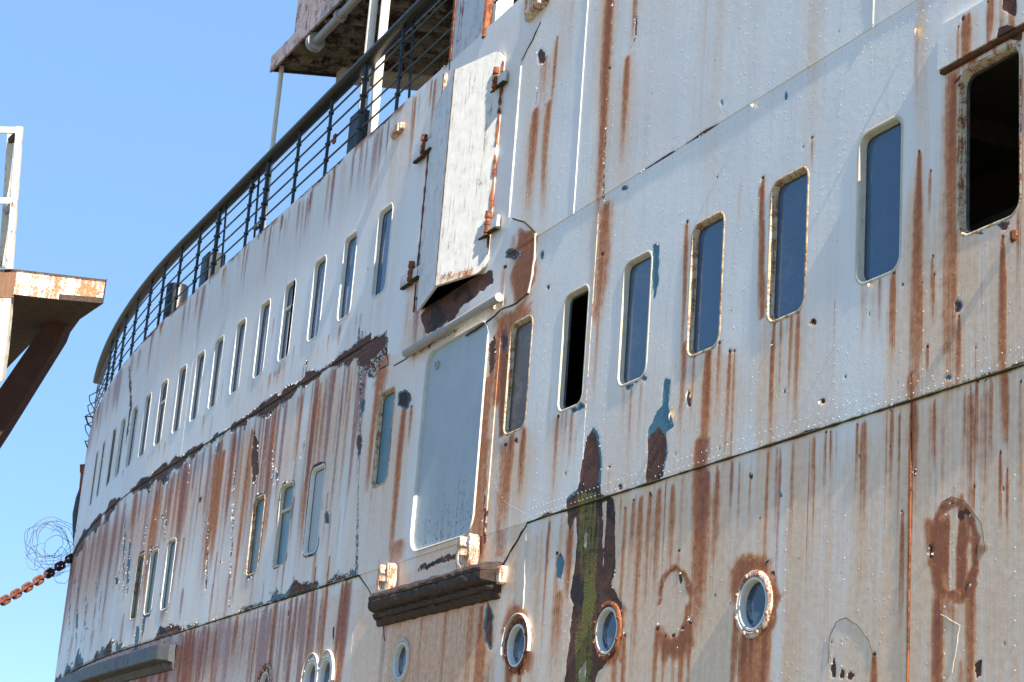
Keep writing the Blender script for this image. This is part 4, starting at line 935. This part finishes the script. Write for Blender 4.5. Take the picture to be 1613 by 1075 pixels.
# ------------------------------------------------------------------ timber fenders
def fender(name, x0, x1, prof, mat, n=40, taper=.12, jit=.006, ztilt=0., smooth=True):
    bm = bmesh.new(); rg = []
    for k in range(n + 1):
        t = k / n; x = x0 + (x1 - x0) * t; e = min(1, (x - x0) / taper + .25, (x1 - x) / taper + .25); e = math.sin(min(1, e) * math.pi / 2)
        rg.append([bm.verts.new(P(x, zc_ + random.uniform(-jit, jit) + ztilt * t, max(-.02, o * e) + random.uniform(-jit, jit))) for o, zc_ in prof])
    for a, b in zip(rg, rg[1:]):
        for k in range(len(prof) - 1): bm.faces.new((a[k], a[k + 1], b[k + 1], b[k]))
    bm.faces.new(rg[0]); bm.faces.new(rg[-1][::-1])
    return to_ship(bm_obj(name, bm, mat, None, smooth))
prof = [(-.02, 3.17), (.10, 3.178), (.17, 3.165), (.205, 3.12), (.21, 3.09), (.195, 3.078), (.212, 3.06), (.205, 3.0), (.175, 2.965), (.125, 2.955), (.115, 2.94), (.135, 2.925), (.12, 2.88), (.085, 2.872), (.09, 2.855), (.055, 2.80), (-.02, 2.79)]
f1 = fender('fender', -21.35, -17.78, prof, M_DARKRUST, 30, .12, .009, 0., False); f1['label'] = 'heavy dark rusted fender beneath the blue-grey door'
for (x, z0, z1, o) in ((-17.78, 2.93, 3.12, .03),):
    bm = bmesh.new(); hbox(bm, x, x + .12, z0, z1, -.01, .08); bevel(bm, .02, 1); o_ = to_ship(bm_obj('fender_end_cap', bm, M_RUST_W))
prof2 = [(-.02, 3.43), (.29, 3.42), (.31, 3.40), (.31, 3.17), (.29, 3.15), (.10, 3.13), (.05, 3.02), (-.02, 3.0)]
prof2 = [(o, z - .1) for o, z in prof2]
f2 = fender('fender', -47.5, -30.9, prof2, M_FENDERGREY, 110, .35, .004, 0., False); f2['label'] = 'long grey rubbing ledge at the lower left of the hull'
# open fairleads standing on the fender
def fairlead(x, z, s):
    bm = bmesh.new(); n = 18; rg = []
    for k in range(n + 1):
        a = math.radians(118 + 304 * k / n); ro, ri = (.19 * s, .115 * s) if True else 0
        wv = 1.0 + (.25 if k in (0, 1, n, n - 1) else 0)
        c = [(math.cos(a) * ro * wv, math.sin(a) * ro * wv), (math.cos(a) * ri, math.sin(a) * ri)]
        rg.append([bm.verts.new(P(x + c[0][0], z + c[0][1], .03)), bm.verts.new(P(x + c[0][0], z + c[0][1], .15)), bm.verts.new(P(x + c[1][0], z + c[1][1], .15)), bm.verts.new(P(x + c[1][0], z + c[1][1], .03))])
    for a, b in zip(rg, rg[1:]):
        for k in range(4): bm.faces.new((a[k], a[(k + 1) % 4], b[(k + 1) % 4], b[k]))
    bm.faces.new(rg[0][::-1]); bm.faces.new(rg[-1]); bevel(bm, .014, 2)
    return to_ship(bm_obj('fairlead', bm, M_RUST_W, None, True))
fairlead(-20.98, 3.31, 1.); fairlead(-18.55, 3.33, 1.05)
# rusty cleats and brackets
def lug(pxl, w, h, o, mat=M_RUST_W, name='bracket'):
    x, z = at(*pxl); bm = bmesh.new(); hbox(bm, x - w / 2, x + w / 2, z - h / 2, z + h / 2, 0, o); hbox(bm, x - w * .75, x - w * .3, z - h * .6, z + h * .1, 0, o * .6); hbox(bm, x + w * .25, x + w * .7, z - h * .25, z + h * .5, 0, o * .75); bevel(bm, .012, 1)
    return to_ship(bm_obj(name, bm, mat))
lug((631, 207), .26, .12, .10); lug((854, 6), .40, .22, .14, M_RUST_W); lug((703, 134), .08, .3, .05, M_CREAM_R); lug((770, 1020) if False else (1600, 372), .05, .08, .04, M_RUST)
# bent shards where the plating has lifted
for (q_, w_, h_) in (((1283, 508), .045, .05), ((1297, 632), .03, .05), ((1088, 618), .04, .12), ((1062, 650), .05, .12), ((1191, 165), .02, .05), ((1450, 45), .04, .09), ((1376, 447), .03, .05)):
    x, z = at(*q_); o = off_at(x, z); bm = bmesh.new(); a = bm.verts.new(P(x - w_, z + h_ * .2, o)); b = bm.verts.new(P(x, z + h_ * .6, o + .004)); c_ = bm.verts.new(P(x + w_ * .2, z - h_ * .3, o + .055)); d_ = bm.verts.new(P(x - w_ * .8, z - h_ * .6, o + .02))
    bm.faces.new((a, b, c_)); bm.faces.new((a, c_, d_)); to_ship(bm_obj('lifted_paint', bm, M_FLAKE))

# ------------------------------------------------------------------ hood box over the large open window
M_LIP = paint_mat('burnt_orange_rust', (.16, .065, .03), .3, .85, (.05, .028, .02), .2, 3, .006, .2, ((.40, .17, .05), (.06, .03, .02)))
i0_, i1_, j0_, j1_ = int(np.argmin(abs(rows - 5.985))), int(np.argmin(abs(rows - 6.34))), cidx(-10.42), cidx(-8.6)
hood = plate(i0_, i1_, j0_, j1_, .062, 'window_hood'); hood['label'] = 'boxed steel hood above the large open window'
bm = bmesh.new(); hbox(bm, -10.41, -9.0, 5.952, 5.985, -.01, .050); bevel(bm, .006, 1); o = bm_obj('hood_lip', bm, M_LIP); o.parent = hood; o.matrix_parent_inverse = SHIP_INV @ Matrix()
o.matrix_parent_inverse = Matrix.Identity(4)

# ------------------------------------------------------------------ bulkhead upright above the deck edge
bm = bmesh.new(); hbox(bm, -20.60, -19.55, ZT - .02, 12.9, -.05, .012); M_UPR = M_PINK
bw = to_ship(bm_obj('bulkhead', bm, paint_mat('rust_streaked_bulkhead_paint', (.60, .61, .62), .42, .5, (.55, .55, .55), .6, 1.1, .004, .4, ((.27, .12, .08), (.18, .08, .06)))))
bm = bmesh.new(); tube(bm, [P(-19.53, ZT - .1, -.01), P(-19.50, 11.5, -.01), P(-19.50, 12.9, -.01)], .06, 8); to_ship(bm_obj('stanchion', bm, M_RUST, None, True))
bm = bmesh.new(); hbox(bm, -20.64, -20.58, ZT, 12.9, -.06, .03); to_ship(bm_obj('bulkhead_edge', bm, M_RUST))

# ------------------------------------------------------------------ overhanging upper deck
ZP = 13.7
c0 = hz(430, 108, ZP); c1 = hz(536, 0, ZP); dirx = (c1 - c0).normalized(); c2 = hz(532, 117, ZP); diry = (c2 - c0).normalized()
far = c0 + diry * 5; near_ = c0 + dirx * 12; 
wing = empty('upper_deck_overhang', c0); to_ship(wing); bpy.context.view_layer.update()
def wp(o): o.parent = wing; o.matrix_parent_inverse = Matrix.Translation(-wing.location); return o
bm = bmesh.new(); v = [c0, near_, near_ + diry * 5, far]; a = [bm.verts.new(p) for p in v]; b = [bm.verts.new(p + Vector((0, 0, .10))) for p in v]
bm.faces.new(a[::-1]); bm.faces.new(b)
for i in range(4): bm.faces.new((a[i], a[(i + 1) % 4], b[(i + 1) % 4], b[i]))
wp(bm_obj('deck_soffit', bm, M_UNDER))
outn = Vector((dirx.y, -dirx.x, 0)); up = Vector((0, 0, 1))
bm = bmesh.new(); box(bm, c0 + dirx * 6 + up * .07 + outn * .03, dirx * 6.02, outn * .02, up * .15); wp(bm_obj('fascia', bm, M_PINK))
bm = bmesh.new(); box(bm, c0 + diry * 2.5 + up * .02 - dirx * .03, diry * 2.5, dirx * .02, up * .07); wp(bm_obj('fascia', bm, M_DARKRUST))
for k in range(9):
    bm = bmesh.new(); box(bm, c0 + dirx * (.7 + k * .95) + diry * 2.5 - up * .06, diry * 2.48, dirx * .035, up * .06); wp(bm_obj('deck_beam', bm, M_UNDER))
bm = bmesh.new(); q0 = c0 + diry * 1.1 + dirx * .35; box(bm, q0 + diry * 2.0 - up * .13, diry * 2.0, dirx * .22, up * .12); bevel(bm, .02, 1); wp(bm_obj('cable_box', bm, paint_mat('cream_box_paint', (.48, .44, .36), .2, .6)))
# superstructure wall standing on it
M_HOOD = paint_mat('rust_streaked_wall_paint', (.62, .62, .60), .50, .5, (.55, .50, .44), .5, 1.3, .004, .4, ((.33, .13, .06), (.14, .06, .035)))
w0 = c0 + dirx * 1.05 - outn * .02
bm = bmesh.new(); box(bm, w0 + dirx * 5 + up * 1.5, dirx * 5, outn * .03, up * 1.25); wp(bm_obj('superstructure_wall', bm, M_PINK))
bm = bmesh.new(); box(bm, w0 + diry * 2.4 + up * 1.5, diry * 2.4, dirx * .03, up * 1.25); wp(bm_obj('superstructure_wall', bm, M_HOOD))
bm = bmesh.new(); p0, p1 = hz(496, 68, ZP - .22), hz(575, -16, ZP - .22); e_ = (p1 - p0).normalized()
tube(bm, [p0, p0.lerp(p1, .5), p1 + e_ * 3], .075, 12); o = wp(bm_obj('drain_pipe', bm, M_PIPE, None, True))
for s0, s1, rr_ in ((-.05, .10, .16), (1.2, 1.3, .11)):
    bm = bmesh.new(); tube(bm, [p0 + e_ * s0, p0 + e_ * s1], rr_, 14); wp(bm_obj('pipe_flange', bm, M_PIPE, None, True))
def post(pt, pb_, r, mat=M_POST, sq=False, name='post'):
    bm = bmesh.new()
    if sq: c = (pt + pb_) / 2; box(bm, c, (r, 0, 0), (0, r, 0), (pt - pb_) / 2)
    else: tube(bm, [pb_, pt.lerp(pb_, .5), pt], r, 10)
    return wp(bm_obj(name, bm, mat, None, not sq))
pc = c0 + dirx * .12 + diry * .12; post(pc + up * 0, Vector((pc.x, pc.y, ZT)), .045)
for pxl in (585, 604):
    t = hz(pxl, -30, ZP); d = ray(pxl, 40); s_ = (D + .22) / d[1]; b = Vector(d * s_); post(Vector((b.x, b.y, ZP + 2.6)), Vector((b.x, b.y, ZT)), .07, M_POST, False)
d = ray(789, 15); s_ = (D + .8) / d[1]; b = Vector(d * s_); post(Vector((b.x, b.y, ZP - .01)), Vector((b.x, b.y, ZT)), .12, M_POST, True)

# ------------------------------------------------------------------ deck railing
ROFF = -.02
rail = empty('deck_railing', P(-30, ZT, ROFF)); tag(rail, 'black handrail with four thin bars and knuckled posts along the upper deck edge', 'railing')
def rp(o): o.parent = rail; o.matrix_parent_inverse = Matrix.Translation(-rail.location); return o
zr = 11.34
xs = [-20.62] + list(np.arange(-21.0, -46.6, -.5))
def end_sweep(z): return [P(x, z, ROFF) for x in xs]
for seg in range(1):
    path = [P(x, zr, ROFF) for x in xs]; bm = bmesh.new(); rg = []
    for i, p in enumerate(path):
        n = nrm(xs[i]); nv = Vector((n[0], n[1], 0)); pr = [(-.12, -.022), (-.12, .018), (-.09, .04), (.0, .052), (.09, .04), (.12, .018), (.12, -.022), (.08, -.05), (-.08, -.05)]
        rg.append([bm.verts.new(p + nv * a_ + up * b_) for a_, b_ in pr])
    for a, b in zip(rg, rg[1:]):
        for k in range(9): bm.faces.new((a[k], a[(k + 1) % 9], b[(k + 1) % 9], b[k]))
    bm.faces.new(rg[0]); bm.faces.new(rg[-1][::-1]); rp(bm_obj('handrail', bm, M_RAILCAP, None, True))
for zz in (10.27, 10.53, 10.79, 11.05):
    bm = bmesh.new(); tube(bm, [P(x, zz, ROFF) for x in xs], .0165, 6); rp(bm_obj('rail_bar', bm, M_RAIL, None, True))
post_px = [(717, 20), (633, 60), (573, 130), (518.5, 190), (466.5, 250), (419.5, 280), (394, 300), (343, 350), (310.5, 400), (281, 430), (254, 460), (233.6, 480), (212.6, 500), (194, 530), (181, 550), (172, 565)]
for i, (a_, b_) in enumerate(post_px):
    x, z = at(a_, b_); bm = bmesh.new(); tk = i in (0, 2, 5, 7); r = .038 if tk else .027
    tube(bm, [P(x, ZT - .12, ROFF), P(x, 10.6, ROFF), P(x, zr - .03, ROFF)], r, 10)
    for zz in (10.27, 10.53, 10.79, 11.05): tube(bm, [P(x, zz - .028, ROFF), P(x, zz - .014, ROFF), P(x, zz + .014, ROFF), P(x, zz + .028, ROFF)], r, 8, rr=[r * 1.1, r * 1.65, r * 1.65, r * 1.1])
    rp(bm_obj('rail_post', bm, M_RAIL, None, True))
for i in (1, 6, 7):       # doubled posts leaning in
    x, z = at(*post_px[i]); x += .22; bm = bmesh.new(); tube(bm, [P(x, ZT - .05, ROFF - .1), P(x, zr - .05, ROFF - .05)], .02, 8); rp(bm_obj('rail_post', bm, M_RAIL, None, True))
bm = bmesh.new()
for (q, zz) in (((391, 340), 0), ): 
    x, z = at(401, 308); box(bm, P(x, 11.02, .06), (.07, 0, 0), (0, .04, 0), (0, 0, .04)); x, z = at(405, 395); box(bm, P(x, 10.12, .05), (.10, 0, 0), (0, .04, 0), (0, 0, .035))
bevel(bm, .01, 1); rp(bm_obj('rail_clamp', bm, M_RAIL))
bm = bmesh.new(); box(bm, P(at(529, 228)[0], 10.45, .03), (.05, 0, 0), (0, .015, 0), (0, 0, .07)); rp(bm_obj('rail_tag', bm, M_RUST))
# second short run beyond the bulkhead, at the right of the upright
bm = bmesh.new()
for zz in (10.35, 10.75): tube(bm, [P(-19.45, zz, -.05), P(-14, zz, -.05)], .0125, 6)
rp(bm_obj('rail_bar', bm, M_RAIL, None, True))
# bars bent round the corner at the far end
xe = -46.4
for zz in (10.27, 10.53, 10.79, 11.05):
    bm = bmesh.new(); tube(bm, [P(xe, zz, ROFF), P(xe - .5, zz, ROFF + .16), P(xe - .9, zz - .05, .1), P(xe - 1.2, zz - .2, -.05)], .014, 6); rp(bm_obj('rail_bar', bm, M_RAIL, None, True))

# ------------------------------------------------------------------ dark boxes on deck behind the rail
def deck_vent(pxl, w, h, label, cap):
    x, z = at(*pxl); d = ray(*pxl); t_ = (float(hullY(x)) + .30) / d[1]; x, y = float(d[0] * t_), float(d[1] * t_); r0 = empty('deck_vent', (x, y, ZT - .02))
    tag(r0, label, 'deck vent', 'dark vents behind the railing')
    bm = bmesh.new(); box(bm, (.12, .05, .42), (.05, 0, 0), (0, .05, 0), (0, 0, .42)); bm_obj('stem', bm, M_RAIL, r0)
    bm = bmesh.new()
    if cap == 'round': tube(bm, [(0, 0, .10), (0, 0, .15), (0, 0, .2 + h), (0, 0, .23 + h)], w, 16, rr=[w * .7, w, w, w * .9])
    else: box(bm, (0, 0, .12 + h / 2), (w, 0, 0), (0, w * .7, 0), (0, 0, h / 2)); bevel(bm, .02, 1)
    bm_obj('head', bm, M_RAIL if cap != 'round' else M_RAILCAP, r0, cap == 'round')
    bm = bmesh.new(); tube(bm, [(0, 0, .04), (0, 0, .10)], w * 1.1, 14); bm_obj('collar', bm, M_DARKRUST, r0, True)
deck_vent((572, 200), .22, .72, 'squat dark vent box behind the railing nearest the overhanging deck', 'box')
deck_vent((337, 405), .24, .70, 'dark boxy vent behind the middle of the curved railing', 'box')
deck_vent((279, 462), .22, .68, 'round-capped grey vent behind the railing, farthest to the left', 'round')

# ------------------------------------------------------------------ rungs, orange bracket and hose on the far edge of the hull
def V3(px_, py_, x): d = ray(px_, py_); return Vector(d * (x / d[0]))
for k, (y0, y1) in enumerate(((656, 670), (695, 709))):
    bm = bmesh.new(); tube(bm, [V3(147, y0 + 1, -46.3), V3(134, y0, -46.3), V3(139, y1, -46.3), V3(147, y1 + 1, -46.3)], .022, 6); to_ship(bm_obj('rung', bm, M_RAIL))
for k, (y0, y1) in enumerate(((582, 590), (598, 606), (612, 621), (626, 635))):
    bm = bmesh.new(); x_ = 171 - k * 3; tube(bm, [V3(x_ + 4, y0 - 4, -46.3), V3(x_ - 12 + k, y0 + 3, -46.3), V3(x_ - 9 + k, y1, -46.3), V3(x_, y1 + 1, -46.3)], .018, 6); rp(bm_obj('rail_bar', bm, M_RAIL))
bm = bmesh.new(); tube(bm, [V3(131, 732, -46.6), V3(131, 745, -46.6), V3(130, 746, -46.6), V3(127, 778, -46.6)], .1, 4, rr=[.085, .085, .05, .05]); to_ship(bm_obj('bracket', bm, M_RUST)); 
bm = bmesh.new(); tube(bm, [V3(130, 765, -46.8), V3(125, 785, -46.8), V3(121, 810, -46.8), V3(121, 835, -46.8), V3(122, 870, -46.8), V3(120, 890, -46.8)], .1, 8, rr=[.05, .09, .11, .11, .10, .09]); to_ship(bm_obj('hanging_fender', bm, M_GASKET, None, True))

# ------------------------------------------------------------------ anchor chain
ch0, ch1 = V3(119, 874, -46.2), V3(-60, 978, -42.5)
chain = empty('anchor_chain', ch1); tag(chain, 'red-brown stud-link chain stretched from the hull to the platform on the left', 'chain')
def cp(o): o.parent = chain; o.matrix_parent_inverse = Matrix.Translation(-chain.location); return o
ax = (ch1 - ch0); LEN = ax.length; ax.normalize(); view = ((ch0 + ch1) / 2).normalized(); s1 = (view - ax * view.dot(ax)).normalized(); s2 = ax.cross(s1)
pitch = .262; hl, hw, rb = .185, .075, .036
def link_mesh():
    bm = bmesh.new(); pts = []
    for k in range(8): a = math.pi * k / 7 - math.pi / 2; pts.append((hl - hw + hw * math.cos(a), hw * math.sin(a), 0))
    for k in range(8): a = math.pi * k / 7 + math.pi / 2; pts.append((-hl + hw + hw * math.cos(a), hw * math.sin(a), 0))
    tube(bm, pts, rb, 8, closed=True); me = mesh_of('chain_link', bm, True, 80); return me
def stud_mesh():
    bm = bmesh.new(); tube(bm, [(0, -hw, 0), (0, 0, 0), (0, hw, 0)], .026, 6, rr=[.036, .024, .036]); return mesh_of('stud', bm, True, 80)
lm, sm_ = link_mesh(), stud_mesh(); lm.materials.append(M_CHAIN); sm_.materials.append(M_CHAIN)
for k in range(int(LEN / pitch) + 1):
    t = k * pitch / LEN; c = ch0 + ax * (k * pitch) + Vector((0, 0, -1)) * (.12 * 4 * t * (1 - t)); a, b = (s2, s1) if k % 2 else (s1, -s2)
    o = bpy.data.objects.new('chain_link', lm); C.objects.link(o)
    Mx = Matrix(((ax.x, a.x, b.x, c.x), (ax.y, a.y, b.y, c.y), (ax.z, a.z, b.z, c.z), (0, 0, 0, 1))); o.parent = chain; o.matrix_local = Matrix.Translation(-chain.location) @ Mx
    o2 = bpy.data.objects.new('stud', sm_); C.objects.link(o2); o2.parent = o
# ------------------------------------------------------------------ coil of barbed wire
coil_c = V3(80, 862, -45.6); coil = empty('barbed_wire_coil', coil_c); tag(coil, 'tangled loops of rusty barbed wire hanging round the chain beside the hull', 'barbed wire')
cr, cu, cf = (Vector([float(q) for q in a_]) for a_ in (camR, camU, -camB))
RW = random.Random(5); sc = 1 / 71.
for k, (ox, oy, rx, ry) in enumerate([(2, -14, 36, 36), (-4, -8, 40, 34), (5, -6, 33, 38), (-2, 2, 43, 40), (-14, -6, 24, 26), (8, 4, 34, 46), (14, 14, 26, 34), (-8, 12, 30, 20), (22, 4, 22, 40), (-20, 20, 18, 14), (6, 30, 34, 18), (26, 30, 20, 30), (-6, -12, 38, 30), (10, -16, 34, 30)]):
    bm = bmesh.new(); pts = []; n = 44; ph = RW.uniform(0, 6.28); tilt = RW.uniform(-.5, .5); tot = RW.uniform(4.4, 6.9)
    for i in range(n + 1):
        a = ph + tot * i / n; w1 = 1 + .06 * math.sin(3 * a + ph * 2) + .03 * math.sin(7 * a)
        x, y = ox + rx * w1 * math.cos(a), oy + ry * w1 * math.sin(a)
        pts.append(coil_c + cr * (x * sc) - cu * (y * sc) + cf * (.25 * math.sin(a + tilt * 4) + tilt))
    tube(bm, pts, .0055, 4)
    for i in range(2, n, 3):
        d_ = Vector((RW.uniform(-1, 1), RW.uniform(-1, 1), RW.uniform(-1, 1))).normalized() * .018; tube(bm, [pts[i] - d_, pts[i] + d_], .004, 3)
    o = bm_obj('wire_strand', bm, M_WIRE); o.parent = coil; o.matrix_parent_inverse = Matrix.Translation(-coil.location)

# ------------------------------------------------------------------ rusty platform structure on the left
DL = 26.0
def L3(px_, py_, dd=0.): return dep(px_, py_, DL + dd)
plat = empty('rusty_platform', L3(-60, 900)); tag(plat, 'rusty steel platform on a slanting brace with a white rail, at the left edge', 'platform')
def pp(o): o.parent = plat; o.matrix_parent_inverse = Matrix.Translation(-plat.location); return o
def prism(pts, back, mat, name, smooth=False, bv=0):      # front outline, pushed back by a vector
    bm = bmesh.new(); a = [bm.verts.new(p) for p in pts]; b = [bm.verts.new(p + back) for p in pts]; n = len(pts); bm.faces.new(a); bm.faces.new(b[::-1])
    for i in range(n): bm.faces.new((a[i], b[i], b[(i + 1) % n], a[(i + 1) % n]))
    if bv: bevel(bm, bv, 1)
    return pp(bm_obj(name, bm, mat))
# deck slab: top face level, outline in plan
zt0 = L3(0, 425).z; A = L3(-120, 421); B = L3(27, 426); Cc = L3(165, 441)
A.z = B.z = zt0; 
hD = .42
# two fascia lengths of the near edge, then the end
dirb = Vector((-.75, .66, 0)).normalized()
def fas(p, q, h, mat, t=.03, name='fascia_plate'):
    p, q = Vector(p), Vector(q); d = (q - p); nn = Vector((d.y, -d.x, 0)).normalized()
    bm = bmesh.new(); v = [p, q, q - up * h, p - up * h]; a = [bm.verts.new(x) for x in v]; b = [bm.verts.new(x - nn * t) for x in v]
    bm.faces.new(a); bm.faces.new(b[::-1])
    for i in range(4): bm.faces.new((a[i], b[i], b[(i + 1) % 4], a[(i + 1) % 4]))
    return pp(bm_obj(name, bm, mat))
def onz(px_, py_, z): return hz(px_, py_, z)
pB, pC, pA = onz(27, 426, zt0), onz(166, 442, zt0), onz(-140, 424, zt0)
sc_ = pC.length / pB.length
M_ORANGE = paint_mat('bright_flaking_rust_on_white', (.74, .70, .64), .60, .7, (.70, .62, .54), .2, .9, .006, .3, ((.50, .19, .09), (.36, .13, .07)))
fas(pA, pB, .40, paint_mat('brown_rusted_plate', (.20, .10, .065), .3, .85, (.15, .085, .05), .3, 1.5)); fas(pB + Vector((0, 0, -.012)), pC + Vector((0, 0, -.012)), .34 * sc_, M_ORANGE)
zb2 = L3(163, 479).z
bm = bmesh.new(); v = [hz(x_, y_, zb2) for x_, y_ in ((-140, 462), (0, 464), (163, 478), (98, 522), (62, 528), (0, 592), (-140, 720))]
a = [bm.verts.new(x) for x in v]; b = [bm.verts.new(x + up * .08) for x in v]; bm.faces.new(a); bm.faces.new(b[::-1])
for i in range(7): bm.faces.new((a[i], b[i], b[(i + 1) % 7], a[(i + 1) % 7]))
pp(bm_obj('deck_plate', bm, M_DARKRUST))
bm = bmesh.new(); v = [pA, pB, pC, hz(98, 522, zb2) + up * .3, hz(-140, 720, zb2) + up * .4]
a = [bm.verts.new(x + up * .012) for x in v]; b = [bm.verts.new(x - up * .03) for x in v]; bm.faces.new(a); bm.faces.new(b[::-1])
for i in range(5): bm.faces.new((a[i], b[i], b[(i + 1) % 5], a[(i + 1) % 5]))
pp(bm_obj('deck_top', bm, M_DARKRUST))
eC, eD = hz(163, 478, zb2), hz(98, 522, zb2)
bm = bmesh.new(); v = [eC, eD, eD + up * .34, eC + up * .36]; a = [bm.verts.new(x) for x in v]; b = [bm.verts.new(x + Vector((-.03, .0, 0))) for x in v]; bm.faces.new(a); bm.faces.new(b[::-1])
for i in range(4): bm.faces.new((a[i], b[i], b[(i + 1) % 4], a[(i + 1) % 4]))
pp(bm_obj('end_plate', bm, M_DARKRUST))
# tapered bracket under the slab, then the brace
M_BRACE = paint_mat('shade_darkened_brace_paint', (.075, .032, .025), .35, .75, (.05, .024, .02), .3, .8, .005, .3, ((.10, .045, .035), (.06, .035, .03)))  # red-brown, darkened to stand in for the shade on the brace
th = Vector((.12, 1.1, 0))
bot = [L3(-120, 466, .2), L3(163, 479, .2), L3(98, 522, .2), L3(70, 520, .2), L3(20, 575, .2), L3(-120, 600, .2)]

prism([L3(92, 478, 1.15), L3(124, 488, 1.15), L3(98, 524, 1.15), L3(92, 540, 1.15), L3(0, 688, 1.15), L3(-60, 780, 1.15), L3(-60, 690, 1.15), L3(0, 612, 1.15)], cf * .5, M_BRACE, 'brace')
prism([L3(-4, 470, -.15), L3(17, 470, -.15), L3(8, 560, -.15), L3(2, 600, -.15), L3(-12, 600, -.15)], cf * .18, M_POSTR, 'post')
# rail: two uprights, top bar, middle bar, cross pieces
def bar(p, q, w, mat=M_POSTR, name='rail_bar'):
    p, q = Vector(p), Vector(q); d = (q - p).normalized(); n1 = d.cross(cf).normalized(); n2 = d.cross(n1); bm = bmesh.new(); box(bm, (p + q) / 2, (q - p) / 2, n1 * w, n2 * w); bevel(bm, .006, 1); return pp(bm_obj(name, bm, mat))
bar(L3(15, 424), L3(31, 200), .045, M_POSTR, 'rail_post'); bar(L3(3, 422, .6), L3(17, 212, .6), .042, M_POSTR, 'rail_post')
bar(L3(-90, 203), L3(35, 206), .042); bar(L3(-90, 316), L3(20, 317), .042); bar(L3(31, 208, .05), L3(17, 222, .6), .04, M_BRACE); bar(L3(22, 320, .05), L3(10, 334, .6), .04, M_PIPE)
bar(L3(-120, 900), L3(-120, 420), .2, M_BRACE, 'tower_leg')

# ------------------------------------------------------------------ ground
bm = bmesh.new(); s = 3000; v = [bm.verts.new((x, y, -2.0)) for x, y in ((-s, -s), (s, -s), (s, s), (-s, s))]; bm.faces.new(v)
k = NB('estuary_grass_and_mud'); n1 = k.noise(k.uvw(), .15, 8, .6); k.l(k.mix(k.ramp(n1, .4, .6), (.07, .08, .035), (.16, .13, .09)), k.b.inputs['Base Color']); k.b.inputs['Roughness'].default_value = .95
g = bm_obj('ground', bm, k.m); g['kind'] = 'structure'
